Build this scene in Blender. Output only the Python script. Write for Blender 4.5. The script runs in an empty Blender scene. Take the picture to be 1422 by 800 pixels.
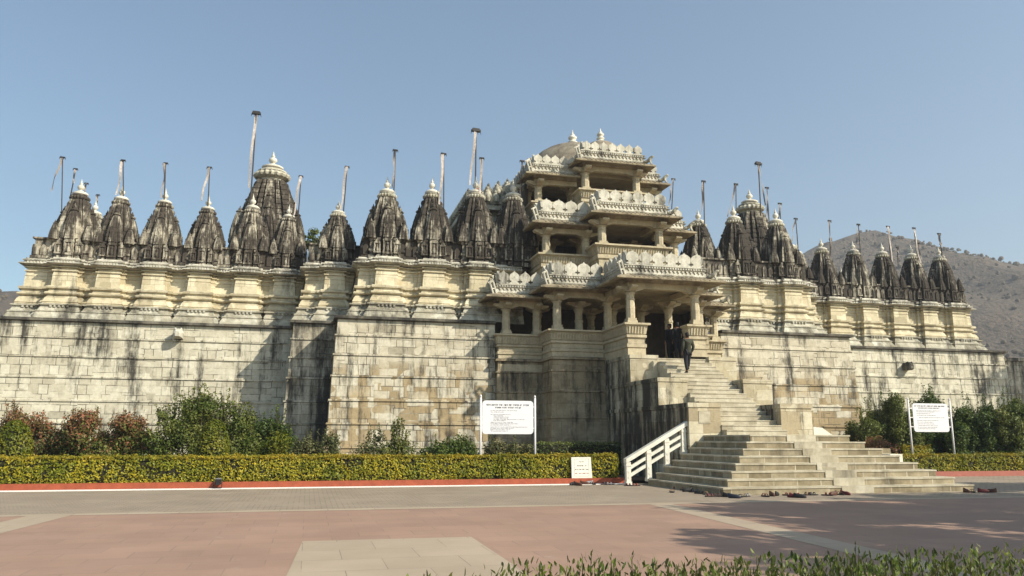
import bpy, bmesh, math, random
from mathutils import Vector, Matrix
from mathutils import noise as mnoise
random.seed(7)
R = random.Random(11)
sc = bpy.context.scene
COL = sc.collection
PI = math.pi

# ------------------------------------------------------------------ camera
F, TH, PIT, ROL, CH = 1109.0, math.radians(14.1), math.radians(10.68), math.radians(.125), 1.6
FW = Vector((math.sin(TH)*math.cos(PIT), math.cos(TH)*math.cos(PIT), math.sin(PIT)))
R0 = Vector((math.cos(TH), -math.sin(TH), 0)); U0 = R0.cross(FW)
RT = R0*math.cos(ROL)+U0*math.sin(ROL); UP = U0*math.cos(ROL)-R0*math.sin(ROL)
CAM = Vector((0, 0, CH))
def ray(x, y): return FW+RT*((x-711)/F)+UP*((400-y)/F)
def at(x, y, Y):                      # point of the plane at depth Y seen at a place of the photo
    d = ray(x, y); return CAM+d*(Y/d.y)
def ground(x, y, z=0):
    d = ray(x, y); return CAM+d*((z-CH)/d.z)
cd = bpy.data.cameras.new('camera'); cam = bpy.data.objects.new('camera', cd); COL.objects.link(cam)
m = Matrix((RT, UP, -FW)).transposed().to_4x4(); m.translation = CAM; cam.matrix_world = m
cd.sensor_width = 36; cd.lens = 36*F/1422; cd.clip_end = 6000; cd.clip_start = .1
sc.camera = cam

# ------------------------------------------------------------------ light
AZ, EL = math.radians(46), math.radians(36.5)
SUN = Vector((math.sin(AZ)*math.cos(EL), -math.cos(AZ)*math.cos(EL), math.sin(EL)))
w = bpy.data.worlds.new('World'); sc.world = w; w.use_nodes = True
nt = w.node_tree; bg = nt.nodes['Background']
sky = nt.nodes.new('ShaderNodeTexSky'); sky.sky_type = 'NISHITA'; sky.sun_disc = False
sky.sun_elevation = EL; sky.sun_rotation = math.atan2(SUN.x, SUN.y)
sky.air_density = 1.0; sky.dust_density = 1.7; sky.ozone_density = .05; sky.altitude = 300
tint = nt.nodes.new('ShaderNodeMix'); tint.data_type = 'RGBA'; tint.blend_type = 'MULTIPLY'; tint.inputs[0].default_value = 1
tint.inputs[7].default_value = (.90, 1.0, .985, 1); nt.links.new(sky.outputs[0], tint.inputs[6]); nt.links.new(tint.outputs[2], bg.inputs[0]); bg.inputs[1].default_value = .128
ld = bpy.data.lights.new('sun', 'SUN'); ld.energy = 4.6; ld.angle = math.radians(.55); ld.color = (1, .93, .79)
lo = bpy.data.objects.new('sun', ld); COL.objects.link(lo); lo.rotation_euler = SUN.to_track_quat('Z', 'Y').to_euler()
vs = sc.view_settings; vs.view_transform = 'Standard'; vs.look = 'None'; vs.exposure = .46; vs.gamma = 1
vs.use_curve_mapping = False

# ------------------------------------------------------------------ mesh builder
class MB:
    def __init__(s): s.v = []; s.f = []; s.mi = []
    def add(s, vs, fs, mi=0):
        n = len(s.v); s.v += [tuple(p) for p in vs]; s.f += [tuple(i+n for i in f) for f in fs]; s.mi += [mi]*len(fs)
    def box(s, x0, x1, y0, y1, z0, z1, mi=0):
        s.add([(x0,y0,z0),(x1,y0,z0),(x1,y1,z0),(x0,y1,z0),(x0,y0,z1),(x1,y0,z1),(x1,y1,z1),(x0,y1,z1)],
              [(3,2,1,0),(4,5,6,7),(0,1,5,4),(1,2,6,5),(2,3,7,6),(3,0,4,7)], mi)
    def obox(s, c, ax, ay, az, mi=0):   # centre and three half axes
        c, ax, ay, az = Vector(c), Vector(ax), Vector(ay), Vector(az)
        s.add([c+ax*i+ay*j+az*k for k in (-1,1) for i, j in ((-1,-1),(1,-1),(1,1),(-1,1))],
              [(3,2,1,0),(4,5,6,7),(0,1,5,4),(1,2,6,5),(2,3,7,6),(3,0,4,7)], mi)
    def loft(s, rings, cap0=True, cap1=True, closed=True, mi=0):
        n = len(rings[0]); vs = [p for r in rings for p in r]; fs = []
        for k in range(len(rings)-1):
            for i in range(n if closed else n-1):
                j = (i+1) % n; fs.append((k*n+i, k*n+j, (k+1)*n+j, (k+1)*n+i))
        if cap0: fs.append(tuple(range(n-1, -1, -1)))
        if cap1: fs.append(tuple((len(rings)-1)*n+i for i in range(n)))
        s.add(vs, fs, mi)
    def lathe(s, cx, cy, prof, n=16, rib=0, mi=0, cap=True):
        rings = []
        for r, z in prof:
            rings.append([(cx+r*(1-(rib if i % 2 else 0))*math.cos(2*PI*i/n), cy+r*(1-(rib if i % 2 else 0))*math.sin(2*PI*i/n), z) for i in range(n)])
        s.loft(rings, cap, cap, mi=mi)
    def sweep(s, path, prof, closed=False, caps=True, mi=0):   # moulding profile (offset, z) carried along a plan, outward = right of travel
        P = [Vector(p) for p in path]; n = len(P); M = []
        for i in range(n):
            def nrm(a, b):
                d = (b-a).normalized(); return Vector((d.y, -d.x))
            if closed: n1, n2 = nrm(P[i-1], P[i]), nrm(P[i], P[(i+1) % n])
            else:
                n1 = nrm(P[i-1], P[i]) if i else nrm(P[0], P[1]); n2 = nrm(P[i], P[i+1]) if i < n-1 else n1
            M.append((n1+n2)/(1+max(-.8, n1.dot(n2))))
        vs = [(P[i].x+M[i].x*o, P[i].y+M[i].y*o, z) for i in range(n) for o, z in prof]; k = len(prof); fs = []
        for i in range(n if closed else n-1):
            j = (i+1) % n
            for q in range(k-1): fs.append((i*k+q, j*k+q, j*k+q+1, i*k+q+1))
        if caps and not closed:
            fs.append(tuple(range(k-1, -1, -1))); fs.append(tuple((n-1)*k+q for q in range(k)))
        s.add(vs, fs, mi)
    def tube(s, pts, rad, n=6, mi=0):
        pts = [Vector(p) for p in pts]; rings = []
        for i, p in enumerate(pts):
            d = (pts[min(i+1, len(pts)-1)]-pts[max(i-1, 0)]).normalized()
            a = d.cross(Vector((0,0,1)) if abs(d.z) < .9 else Vector((1,0,0))).normalized(); b = d.cross(a)
            r = rad[i] if isinstance(rad, (list, tuple)) else rad
            rings.append([p+a*(r*math.cos(2*PI*q/n))+b*(r*math.sin(2*PI*q/n)) for q in range(n)])
        s.loft(rings, mi=mi)
    def plate(s, outline, o, ux, uz, t, mi=0):   # outline (u, v) extruded by thickness vector t
        o, ux, uz, t = Vector(o), Vector(ux), Vector(uz), Vector(t)
        a = [o+ux*u+uz*v for u, v in outline]; b = [p+t for p in a]; n = len(a)
        s.add(a+b, [tuple(range(n)), tuple(range(2*n-1, n-1, -1))]+[(i, n+i, n+(i+1) % n, (i+1) % n) for i in range(n)], mi)
    def ball(s, c, rx, ry, rz, n=10, k=7, mi=0, jit=0):
        rings = []
        for a in range(k+1):
            t = -PI/2+PI*a/k; q = max(.02, math.cos(t))
            rings.append([(c[0]+rx*q*math.cos(2*PI*i/n)*(1+R.uniform(-jit,jit)), c[1]+ry*q*math.sin(2*PI*i/n)*(1+R.uniform(-jit,jit)), c[2]+rz*math.sin(t)) for i in range(n)])
        s.loft(rings, mi=mi)
    def mesh(s, name, mats, smooth=False, recalc=True):
        me = bpy.data.meshes.new(name); me.from_pydata(s.v, [], s.f)
        for mt in (mats if isinstance(mats, (list, tuple)) else [mats]): me.materials.append(mt)
        if any(s.mi): me.polygons.foreach_set('material_index', s.mi)
        if recalc:
            b = bmesh.new(); b.from_mesh(me); bmesh.ops.recalc_face_normals(b, faces=b.faces); b.to_mesh(me); b.free()
        if smooth: me.polygons.foreach_set('use_smooth', [True]*len(me.polygons))
        me.update(); return me
    def build(s, name, mats, parent=None, smooth=False, recalc=True, origin=None):
        if origin is not None:
            ox, oy, oz = origin; s.v = [(x-ox, y-oy, z-oz) for x, y, z in s.v]
        return put(name, s.mesh(name, mats, smooth, recalc), parent, origin)

def put(name, me, parent=None, loc=None):
    o = bpy.data.objects.new(name, me); COL.objects.link(o)
    if loc is not None: o.location = loc
    if parent: link(o, parent)
    return o
def world_of(o):
    mt = o.matrix_basis.copy()
    while o.parent:
        o = o.parent; mt = o.matrix_basis @ mt
    return mt
def link(o, p):      # keep the world place of o (identity parent inverse, local basis)
    wm = o.matrix_basis.copy(); o.parent = p; o.matrix_basis = world_of(p).inverted() @ wm
def empty(name, loc, label=None, cat=None, group=None):
    o = bpy.data.objects.new(name, None); COL.objects.link(o); o.location = loc; o.empty_display_size = .2
    return tag(o, label, cat, group)
def tag(o, label=None, cat=None, group=None, kind=None):
    if label: o['label'] = label
    if cat: o['category'] = cat
    if group: o['group'] = group
    if kind: o['kind'] = kind
    return o
def copy_part(o, parent, basis):     # a copy of a part and of its sub-parts
    c = o.copy(); COL.objects.link(c); c.parent = parent; c.matrix_basis = basis
    for ch in o.children:
        d = ch.copy(); COL.objects.link(d); d.parent = c
    return c

# ------------------------------------------------------------------ materials
def new_mat(name):
    mt = bpy.data.materials.new(name); mt.use_nodes = True; t = mt.node_tree
    return mt, t, t.nodes['Principled BSDF']
def N(t, kind, ins=None, **kw):
    n = t.nodes.new(kind)
    for k, v in kw.items(): setattr(n, k, v)
    for k, v in (ins or {}).items():
        if hasattr(v, 'default_value') or isinstance(v, bpy.types.NodeSocket): t.links.new(v, n.inputs[k])
        else: n.inputs[k].default_value = v
    return n
def c4(c): return (c[0], c[1], c[2], 1)
def mixc(t, fac, a, b, mode='MIX'):
    n = t.nodes.new('ShaderNodeMix'); n.data_type = 'RGBA'; n.blend_type = mode
    for k, v in ((0, fac), (6, a), (7, b)):
        if isinstance(v, bpy.types.NodeSocket): t.links.new(v, n.inputs[k])
        elif k == 0: n.inputs[0].default_value = v
        else: n.inputs[k].default_value = c4(v)
    return n.outputs[2]
def ramp(t, fac, lo, hi):
    n = t.nodes.new('ShaderNodeMapRange'); n.interpolation_type = 'SMOOTHSTEP'
    t.links.new(fac, n.inputs[0]); n.inputs[1].default_value = lo; n.inputs[2].default_value = hi
    return n.outputs[0]
def nz(t, vec, scale, detail=4, rough=.55, mul=None):
    if mul:
        vm = N(t, 'ShaderNodeVectorMath', operation='MULTIPLY'); t.links.new(vec, vm.inputs[0]); vm.inputs[1].default_value = mul; vec = vm.outputs[0]
    n = t.nodes.new('ShaderNodeTexNoise'); t.links.new(vec, n.inputs['Vector'])
    n.inputs['Scale'].default_value = scale; n.inputs['Detail'].default_value = detail; n.inputs['Roughness'].default_value = rough
    return n.outputs[0]
def mth(t, op, a, b=0.0):
    n = t.nodes.new('ShaderNodeMath'); n.operation = op
    for i, v in enumerate((a, b)):
        if isinstance(v, bpy.types.NodeSocket): t.links.new(v, n.inputs[i])
        else: n.inputs[i].default_value = v
    return n.outputs[0]

def stone(name, c1, c2, brick=None, mortar=.010, mcol=(.10,.085,.06), stain=.5, dark=(.027,.025,.022), cover=(.50,.68),
          warm=None, warm_top=None, grime=.35, bump=.25, spots=0, streak=(1.5,1.5,.16), wobble=.10, left_shade=0, bvar=.85):
    mt, t, bs = new_mat(name)
    geo = N(t, 'ShaderNodeNewGeometry'); pos = geo.outputs['Position']
    sep = N(t, 'ShaderNodeSeparateXYZ', {0: pos})
    u = mth(t, 'ADD', sep.outputs[0], mth(t, 'MULTIPLY', sep.outputs[1], 1.03))
    big = nz(t, pos, .45, 3); fine = nz(t, pos, 9, 5, .65); mid = nz(t, pos, 2.2, 4)
    col = mixc(t, ramp(t, mid, .35, .65), c1, c2)
    hgt = fine
    if brick:
        wob = mth(t, 'MULTIPLY', mth(t, 'SUBTRACT', nz(t, pos, .9, 2), .5), wobble)
        cb = N(t, 'ShaderNodeCombineXYZ', {0: u, 1: mth(t, 'ADD', sep.outputs[2], wob)})
        bt = N(t, 'ShaderNodeTexBrick', {'Vector': cb.outputs[0], 'Scale': 1.0, 'Mortar Size': mortar, 'Brick Width': brick[0], 'Row Height': brick[1],
               'Color1': (0,0,0,1), 'Color2': (1,1,1,1), 'Mortar': (.5,.5,.5,1), 'Bias': 0.0, 'Mortar Smooth': .3})
        bt.offset = .43; bt.squash = 1.35; bt.squash_frequency = 3
        rnd = N(t, 'ShaderNodeSeparateColor', {0: bt.outputs[0]}).outputs[0]; bfac = bt.outputs[1]
        if wobble:
            b2 = N(t, 'ShaderNodeTexBrick', {'Vector': cb.outputs[0], 'Scale': 1.0, 'Mortar Size': mortar, 'Brick Width': brick[0]*.57, 'Row Height': brick[1]*1.45,
               'Color1': (0,0,0,1), 'Color2': (1,1,1,1), 'Mortar': (.5,.5,.5,1), 'Bias': -.1, 'Mortar Smooth': .3})
            b2.offset = .37; b2.squash = .8; b2.squash_frequency = 2
            sel = ramp(t, nz(t, pos, .55, 2), .50, .51)
            rnd = mixc(t, sel, rnd, N(t, 'ShaderNodeSeparateColor', {0: b2.outputs[0]}).outputs[0]); bfac = mixc(t, sel, bfac, b2.outputs[1])
        col = mixc(t, mth(t, 'MULTIPLY', rnd, bvar), col, mixc(t, 1.0, col, (.68,.64,.57), 'MULTIPLY'))
        col = mixc(t, mth(t, 'MULTIPLY', ramp(t, rnd, .80, .95), .22), col, dark)
        if warm:
            wf = mth(t, 'MULTIPLY', ramp(t, mth(t, 'ADD', rnd, mth(t, 'MULTIPLY', mth(t,'SUBTRACT',big,.5), 1.6)), .25, .7), ramp(t, mth(t, 'ADD', sep.outputs[2], mth(t, 'MULTIPLY', big, .9)), warm_top+.9, warm_top-.1))
            col = mixc(t, wf, col, mixc(t, rnd, warm, tuple(q*.62 for q in warm)))
        # mortar joints fade in and out where the pointing has been washed or worn
        mfac = mth(t, 'MULTIPLY', bfac, ramp(t, nz(t, pos, 1.1, 4), .38, .60))
        col = mixc(t, mth(t, 'MULTIPLY', mfac, .85), col, mcol)
        hgt = mth(t, 'SUBTRACT', hgt, mth(t, 'MULTIPLY', bfac, .8))
    col = mixc(t, .55, col, mixc(t, 1.0, col, N(t, 'ShaderNodeCombineColor', {0: mth(t,'ADD',fine,.5), 1: mth(t,'ADD',fine,.5), 2: mth(t,'ADD',fine,.47)}).outputs[0], 'MULTIPLY'))
    if spots:
        col = mixc(t, mth(t, 'MULTIPLY', ramp(t, nz(t, pos, 5.5, 6, .7), .55, .66), spots), col, dark)
    st = nz(t, pos, 1.0, 7, .68, streak)
    st = mth(t, 'ADD', mth(t, 'MULTIPLY', st, .58), mth(t, 'ADD', mth(t, 'MULTIPLY', nz(t, pos, .33, 3), .26), mth(t, 'MULTIPLY', nz(t, pos, 7.0, 6, .75, (1,1,.45)), .16)))
    if left_shade:
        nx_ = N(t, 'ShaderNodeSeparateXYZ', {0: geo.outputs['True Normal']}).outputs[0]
        st = mth(t, 'ADD', st, mth(t, 'MULTIPLY', ramp(t, nx_, -.4, -.8), left_shade))  # left-facing sides take heavier streaks, part algae, part shade put into the colour
    sf = mth(t, 'MULTIPLY', ramp(t, st, cover[0], cover[1]), stain)
    col = mixc(t, sf, col, dark)
    nsep = N(t, 'ShaderNodeSeparateXYZ', {0: geo.outputs['True Normal']})
    gf = mth(t, 'MULTIPLY', mth(t, 'MULTIPLY', ramp(t, nsep.outputs[2], .3, .8), ramp(t, mid, .3, .6)), grime)
    col = mixc(t, gf, col, dark)
    t.links.new(col, bs.inputs['Base Color']); bs.inputs['Roughness'].default_value = .88; bs.inputs['Specular IOR Level'].default_value = .25
    bp = N(t, 'ShaderNodeBump', {'Height': hgt, 'Strength': bump, 'Distance': .03}); t.links.new(bp.outputs[0], bs.inputs['Normal'])
    return mt
def plain(name, c, rough=.6, metal=0, var=.15, scale=14, bump=0):
    mt, t, bs = new_mat(name); pos = N(t, 'ShaderNodeNewGeometry').outputs['Position']
    f = nz(t, pos, scale, 5)
    t.links.new(mixc(t, f, tuple(q*(1-var) for q in c), tuple(min(1, q*(1+var)) for q in c)), bs.inputs['Base Color'])
    bs.inputs['Roughness'].default_value = rough; bs.inputs['Metallic'].default_value = metal; bs.inputs['Specular IOR Level'].default_value = .3
    if bump:
        bp = N(t, 'ShaderNodeBump', {'Height': f, 'Strength': bump, 'Distance': .02}); t.links.new(bp.outputs[0], bs.inputs['Normal'])
    return mt
def leaf_mat(name, cols):
    mt, t, bs = new_mat(name); geo = N(t, 'ShaderNodeNewGeometry')
    cr = N(t, 'ShaderNodeValToRGB'); t.links.new(geo.outputs['Random Per Island'], cr.inputs[0])
    e = cr.color_ramp.elements; e[0].color = c4(cols[0]); e[-1].color = c4(cols[-1])
    for i, c in enumerate(cols[1:-1]):
        q = e.new((i+1)/(len(cols)-1)); q.color = c4(c)
    pos = geo.outputs['Position']
    col = mixc(t, ramp(t, nz(t, pos, .9, 3), .35, .65), cr.outputs[0], mixc(t, 1.0, cr.outputs[0], (.55,.68,.5), 'MULTIPLY'))
    t.links.new(col, bs.inputs['Base Color']); bs.inputs['Roughness'].default_value = .5; bs.inputs['Specular IOR Level'].default_value = .3
    tr = N(t, 'ShaderNodeBsdfTranslucent'); t.links.new(col, tr.inputs[0])
    mx = N(t, 'ShaderNodeMixShader', {0: .28}); t.links.new(bs.outputs[0], mx.inputs[1]); t.links.new(tr.outputs[0], mx.inputs[2])
    out = [n for n in t.nodes if n.type == 'OUTPUT_MATERIAL'][0]; t.links.new(mx.outputs[0], out.inputs[0])
    return mt

M = {}
M['terrace'] = stone('terrace_stone', (.64,.60,.48), (.54,.50,.39), (.9,.31), .02, stain=.94, cover=(.485,.60), bvar=.55, grime=.7, mcol=(.085,.075,.055))
M['bastion'] = stone('bastion_stone', (.62,.57,.45), (.52,.47,.36), (.9,.34), .02, stain=.93, cover=(.495,.61), bvar=.6, warm=(.50,.385,.225), warm_top=4.9, grime=.7, mcol=(.085,.075,.055))
M['recess'] = stone('recess_stone', (.56,.52,.42), (.44,.40,.31), (.9,.31), .014, stain=.93, dark=(.026,.023,.02), cover=(.43,.57), grime=.7, mcol=(.085,.075,.055))
M['coping'] = stone('coping_stone', (.22,.20,.16), (.12,.11,.09), (1.4,.5), .01, stain=.9, cover=(.42,.6), grime=.8)
M['cream'] = stone('cream_stone', (.68,.61,.44), (.60,.53,.37), (1.1,.42), .008, stain=.85, cover=(.51,.67), grime=.6, mcol=(.22,.18,.11))
M['plinth'] = stone('plinth_stone', (.58,.55,.45), (.45,.42,.33), (.9,.4), .008, stain=.85, cover=(.47,.64), grime=.6)
M['spire'] = stone('weathered_spire_stone', (.54,.49,.385), (.38,.335,.255), None, stain=.95, dark=(.045,.035,.027), cover=(.40,.525), grime=.55, spots=.65, bump=.6, streak=(3.6,3.6,.5))
M['spire_grey'] = stone('dark_spire_stone', (.50,.455,.36), (.34,.30,.23), None, stain=.96, dark=(.034,.027,.021), cover=(.385,.51), grime=.6, spots=.7, bump=.6, streak=(3.6,3.6,.5))
M['porch'] = stone('porch_stone', (.52,.445,.305), (.42,.355,.24), None, stain=.62, cover=(.51,.70), grime=.5, spots=.15, bump=.35)
M['eave'] = stone('shade_toned_eave_stone', (.36,.30,.20), (.26,.21,.14), None, stain=.7, cover=(.46,.64), grime=.3, spots=.2, bump=.3)  # darker than the porch stone: dim eave shade put into the colour
M['porch_base'] = stone('porch_base_stone', (.40,.33,.22), (.30,.24,.155), (1.2,.55), .010, stain=.93, cover=(.475,.61), grime=.6)
M['carved'] = stone('carved_white_stone', (.60,.565,.475), (.46,.43,.35), None, stain=.85, cover=(.475,.63), grime=.7, spots=.35, bump=.5)
M['stair'] = stone('stair_stone', (.40,.34,.235), (.28,.235,.155), (.8,.2175), .018, mcol=(.56,.51,.40), stain=.7, cover=(.49,.68), grime=.0, wobble=0)
M['stairwhite'] = stone('worn_stair_stone', (.53,.485,.38), (.42,.375,.28), (.7,.37), .006, mcol=(.4,.36,.28), stain=.6, cover=(.52,.70), grime=.1, bvar=.5)
M['cheek'] = stone('cheek_stone', (.60,.55,.42), (.52,.46,.33), (1.0,.45), .008, stain=.93, cover=(.50,.62), grime=.35, warm=(.50,.41,.27), warm_top=3.0, streak=(1.6,1.6,.22), left_shade=.062)
M['dome'] = stone('dome_plaster', (.30,.255,.19), (.21,.175,.13), None, stain=.75, cover=(.48,.7), grime=.1, spots=.3, bump=.3)
M['white'] = stone('white_finial_stone', (.68,.64,.55), (.58,.54,.45), None, stain=.5, cover=(.55,.72), grime=.2, spots=.2)
M['inside'] = stone('shade_toned_interior_stone', (.13,.10,.068), (.09,.072,.05), (1.2,.6), .006, stain=.6, cover=(.45,.65))  # below the stone's own tone, the gloom of the rooms is in the colour
M['rail'] = stone('white_rail_stone', (.74,.71,.62), (.66,.63,.54), None, stain=.25, cover=(.6,.8), grime=.1, bump=.1)
M['pole'] = plain('pole_iron', (.06,.045,.035), .6)
M['cap'] = plain('pole_cap_iron', (.018,.016,.016), .6)
M['cloth'] = plain('streamer_cloth', (.44,.385,.34), .9, var=.75, scale=11)
M['cloth2'] = plain('grey_streamer_cloth', (.27,.23,.20), .9, var=.8, scale=11)
M['redcloth'] = plain('red_flag_cloth', (.5,.05,.06), .9, var=.3)
M['signwhite'] = plain('sign_white_paint', (.68,.675,.69), .4, var=.02)
M['signpost'] = plain('sign_post_paint', (.66,.63,.62), .45, var=.05)
M['ink'] = plain('sign_ink', (.03,.03,.04), .6, var=.1)
M['inkpale'] = plain('sign_pale_ink', (.20,.20,.22), .6, var=.1)
M['inkred'] = plain('plaque_red_ink', (.40,.12,.09), .6, var=.1)
M['plaque'] = plain('white_marble', (.70,.67,.58), .5, var=.06)
M['redpaint'] = plain('red_kerb_paint', (.29,.068,.032), .7, var=.4, scale=5, bump=.1)
M['redpale'] = plain('faded_red_kerb_paint', (.33,.115,.085), .7, var=.2, scale=5, bump=.1)
M['whitepaint'] = plain('white_ground_paint', (.80,.78,.72), .7, var=.10, scale=6)
M['soil'] = plain('garden_soil', (.12,.085,.055), .95, var=.5, scale=3, bump=.4)
M['bark'] = plain('bark', (.10,.075,.05), .9, var=.4, scale=9, bump=.4)
M['skin'] = plain('skin', (.20,.10,.06), .55, var=.05)
M['hair'] = plain('black_hair', (.012,.010,.009), .6)
M['jacket'] = plain('olive_jacket', (.045,.046,.030), .85, var=.3, scale=6)
M['blackcloth'] = plain('black_cloth', (.013,.012,.014), .9, var=.3)
M['trousers'] = plain('dark_trousers', (.018,.017,.022), .85, var=.3)
M['hedge'] = leaf_mat('hedge_leaves', [(.13,.145,.015), (.29,.28,.02), (.48,.38,.022), (.17,.185,.015), (.58,.44,.026)])
M['hedgetop'] = leaf_mat('golden_hedge_leaves', [(.30,.22,.016), (.42,.30,.018), (.20,.19,.014), (.38,.25,.015)])
M['hedgecore'] = plain('hedge_twigs', (.022,.02,.009), .9, var=.4, scale=20)
M['green'] = leaf_mat('green_leaves', [(.06,.08,.016), (.13,.155,.028), (.21,.22,.045), (.08,.105,.02), (.28,.27,.07)])
M['deep'] = leaf_mat('deep_green_leaves', [(.03,.055,.01), (.08,.12,.02), (.15,.19,.03), (.045,.075,.013)])
M['topiary'] = leaf_mat('topiary_leaves', [(.10,.12,.014), (.19,.19,.018), (.30,.26,.022), (.12,.13,.014)])
M['red'] = leaf_mat('bougainvillea_leaves', [(.12,.12,.035), (.32,.13,.07), (.22,.13,.06), (.50,.15,.09), (.13,.14,.04), (.34,.19,.09)])
M['dull'] = leaf_mat('dull_leaves', [(.08,.085,.035), (.15,.15,.06), (.23,.20,.09), (.07,.085,.028)])
M['blade'] = leaf_mat('foreground_leaves', [(.06,.08,.018), (.14,.175,.03), (.27,.29,.06), (.12,.10,.04), (.08,.115,.022)])

# ================================================================== THE TEMPLE
TZ = 7.19                                  # top of the terrace
temple = empty('temple', (15.2, 40, 0), 'cream stone temple with rows of weathered spires and a three storey porch', 'temple')

def wall_prof(zs, o_top, step, back):
    pr = []; n = len(zs)
    for k in range(n-1):
        o = o_top+step*(n-2-k); zb, zt = zs[k], zs[k+1]
        pr += [(o, zb), (o-.02, zt-.10)]
        if k < n-2: pr += [(o+.035, zt-.085), (o+.035, zt-.012)]
    pr += [(o_top-.02, zs[-1]), (-back, zs[-1])]
    return pr
CZ = [0, 1.25, 2.30, 3.35, 4.45, 5.43, 6.33, TZ-.17]
WP = wall_prof(CZ, 0, .055, .55)
COP = [(-.55, TZ-.168), (.05, TZ-.166), (.15, TZ-.13), (.15, TZ-.02), (.11, TZ), (-.55, TZ)]
def terrace(name, path, mat):
    o = MB(); o.sweep(path, WP); p = o.build(name, M[mat], temple)
    c = MB(); c.sweep(path, COP); c.build('coping', M['coping'], p)
    return p
YA, YB, YC = 41.8, 39.45, 37.4
terrace('terrace_wall', [(-30, YA), (-.93, YA)], 'terrace')
terrace('terrace_wall', [(-.93, YA+.6), (-.93, YB), (1.08, YB)], 'recess')
terrace('terrace_wall', [(1.08, YB+.6), (1.08, YC), (8.55, YC)], 'bastion')
terrace('terrace_wall', [(20.6, YC), (28.35, YC), (28.35, 38.9)], 'bastion')
terrace('terrace_wall', [(28.35, 38.9), (29.0, 38.9), (29.0, YA)], 'terrace')
terrace('terrace_wall', [(29.0, YA), (43.0, YA), (43.0, 60)], 'terrace')
d = MB()
for b in ((-30,-.95,YA+.3,60), (-.95,1.05,YB+.3,60), (1.05,8.5,YC+.3,60), (20.7,28.2,YC+.3,60), (28.2,28.9,39.2,60), (28.9,42.9,YA+.3,60)):
    d.box(*b, TZ-.4, TZ-.03)
d.build('terrace_floor', M['coping'], temple)

# --- shrine walls: a moulded profile carried round buttresses
UP_ = [(.64,0),(.63,.12),(.50,.34),(.54,.36),(.54,.41),(.46,.43),(.36,.62),(.36,.66),(.46,.69),(.46,.75),(.34,.78),(.31,.83),(.34,.86),(.26,1.06),(.16,1.20),(.27,1.24),(.30,1.29),(.27,1.35),(.16,1.38),
       (.14,1.50),(.25,1.54),(.27,1.62),(.24,1.66),(.10,1.69),(.07,2.30),(.09,2.33),(.07,2.36),(.04,2.58),(.12,2.61),(.12,2.68),(.02,2.71),(.02,2.80),(.14,2.84),(.14,2.90),(.05,2.93)]
CORN = [(.05,2.931),(.15,2.97),(.33,3.03),(.36,3.06),(.35,3.10),(.22,3.16),(.16,3.19),(.15,3.25),(.22,3.28),(.23,3.34),(.12,3.38),(.10,3.46),(-.5,3.46)]
UP_ = [(o, h if h <= 1.7 else 1.7+(h-1.7)*.80) for o, h in UP_]
CORN = [(o, 1.7+(h-1.7)*.80) for o, h in CORN]
def butts(x0, x1, y, cs, wo=.66, wi=.46):
    P = [(x0, y)]
    for c in cs:
        P += [(c-wo, y), (c-wo, y-.16), (c-wi, y-.16), (c-wi, y-.46), (c+wi, y-.46), (c+wi, y-.16), (c+wo, y-.16), (c+wo, y)]
    return P+[(x1, y)]
def shrine_wall(path, z=TZ, zs=1.0):
    q = MB(); q.sweep(path, [(o, z+h) for o, h in UP_ if h > .70]); p = q.build('shrine_wall', M['cream'], temple)
    q = MB(); q.sweep(path, [(o, z+h) for o, h in UP_ if h <= .69]+[(.46, z+.745), (.3, z+.749)]); 
    for i in range(len(path)-1):           # small blocks under the upper ledge
        a, b = Vector(path[i]), Vector(path[i+1]); L = (b-a).length
        if L < .12: continue
        dr = (b-a)/L; nn = Vector((dr.y, -dr.x)); k = max(1, int(L/.17))
        for j in range(k):
            c = a+dr*(L*(j+.5)/k)+nn*.42; q.obox((c.x, c.y, z+.63), (dr.x*.045, dr.y*.045, 0), (nn.x*.035, nn.y*.035, 0), (0, 0, .045))
    q.build('sloping_plinth', M['plinth'], p)
    q = MB(); q.sweep(path, [(o, z+h) for o, h in CORN])
    for i in range(len(path)-1):           # hanging teeth under and along the cornice
        a, b = Vector(path[i]), Vector(path[i+1]); L = (b-a).length
        if L < .12: continue
        dr = (b-a)/L; nn = Vector((dr.y, -dr.x)); k = max(1, int(L/.13))
        for j in range(k):
            c = a+dr*(L*(j+.5)/k)+nn*.325
            q.obox((c.x, c.y, z+2.835), (dr.x*.038, dr.y*.038, 0), (nn.x*.05, nn.y*.05, 0), (0, 0, .055))
    q.build('cornice', M['carved'], p)
    return p
LW = [-11.9, -9.95, -7.85, -5.7, -3.45, -1.55]
CW = [3.35, 5.65, 7.95]
DW = [22.9, 25.6]
EW = [31.5, 33.85, 36.05, 38.3, 40.5]
YL = 43.0
shrine_wall([(-13.7, 58)]+butts(-13.7, -.4, YL, LW))
shrine_wall([(-.4, YL-.4)]+butts(-.4, 2.3, 40.7, [.95], .6, .42))
shrine_wall([(2.1, 40.5)]+butts(2.1, 10.2, 38.75, CW))
shrine_wall(butts(20.2, 26.9, 38.75, DW)+[(26.9, 40.6)])
shrine_wall([(26.9, 40.6), (28.0, 40.6), (28.0, 41.6), (29.2, 41.6), (29.2, 43.0)])
shrine_wall(butts(29.5, 41.7, YL, EW)+[(41.7, 58)])
q = MB()
for b in ((-13.7,-.4,YL+.25,57), (-.4,2.2,40.95,57), (2.2,10.6,39.05,57), (20.0,26.8,39.05,57), (26.8,29.3,41.6,57), (29.3,41.6,YL+.25,57)):
    q = MB(); q.box(*b, TZ+2.7, TZ+3.09); q.build('shrine_roof', M['coping'], temple)

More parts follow.
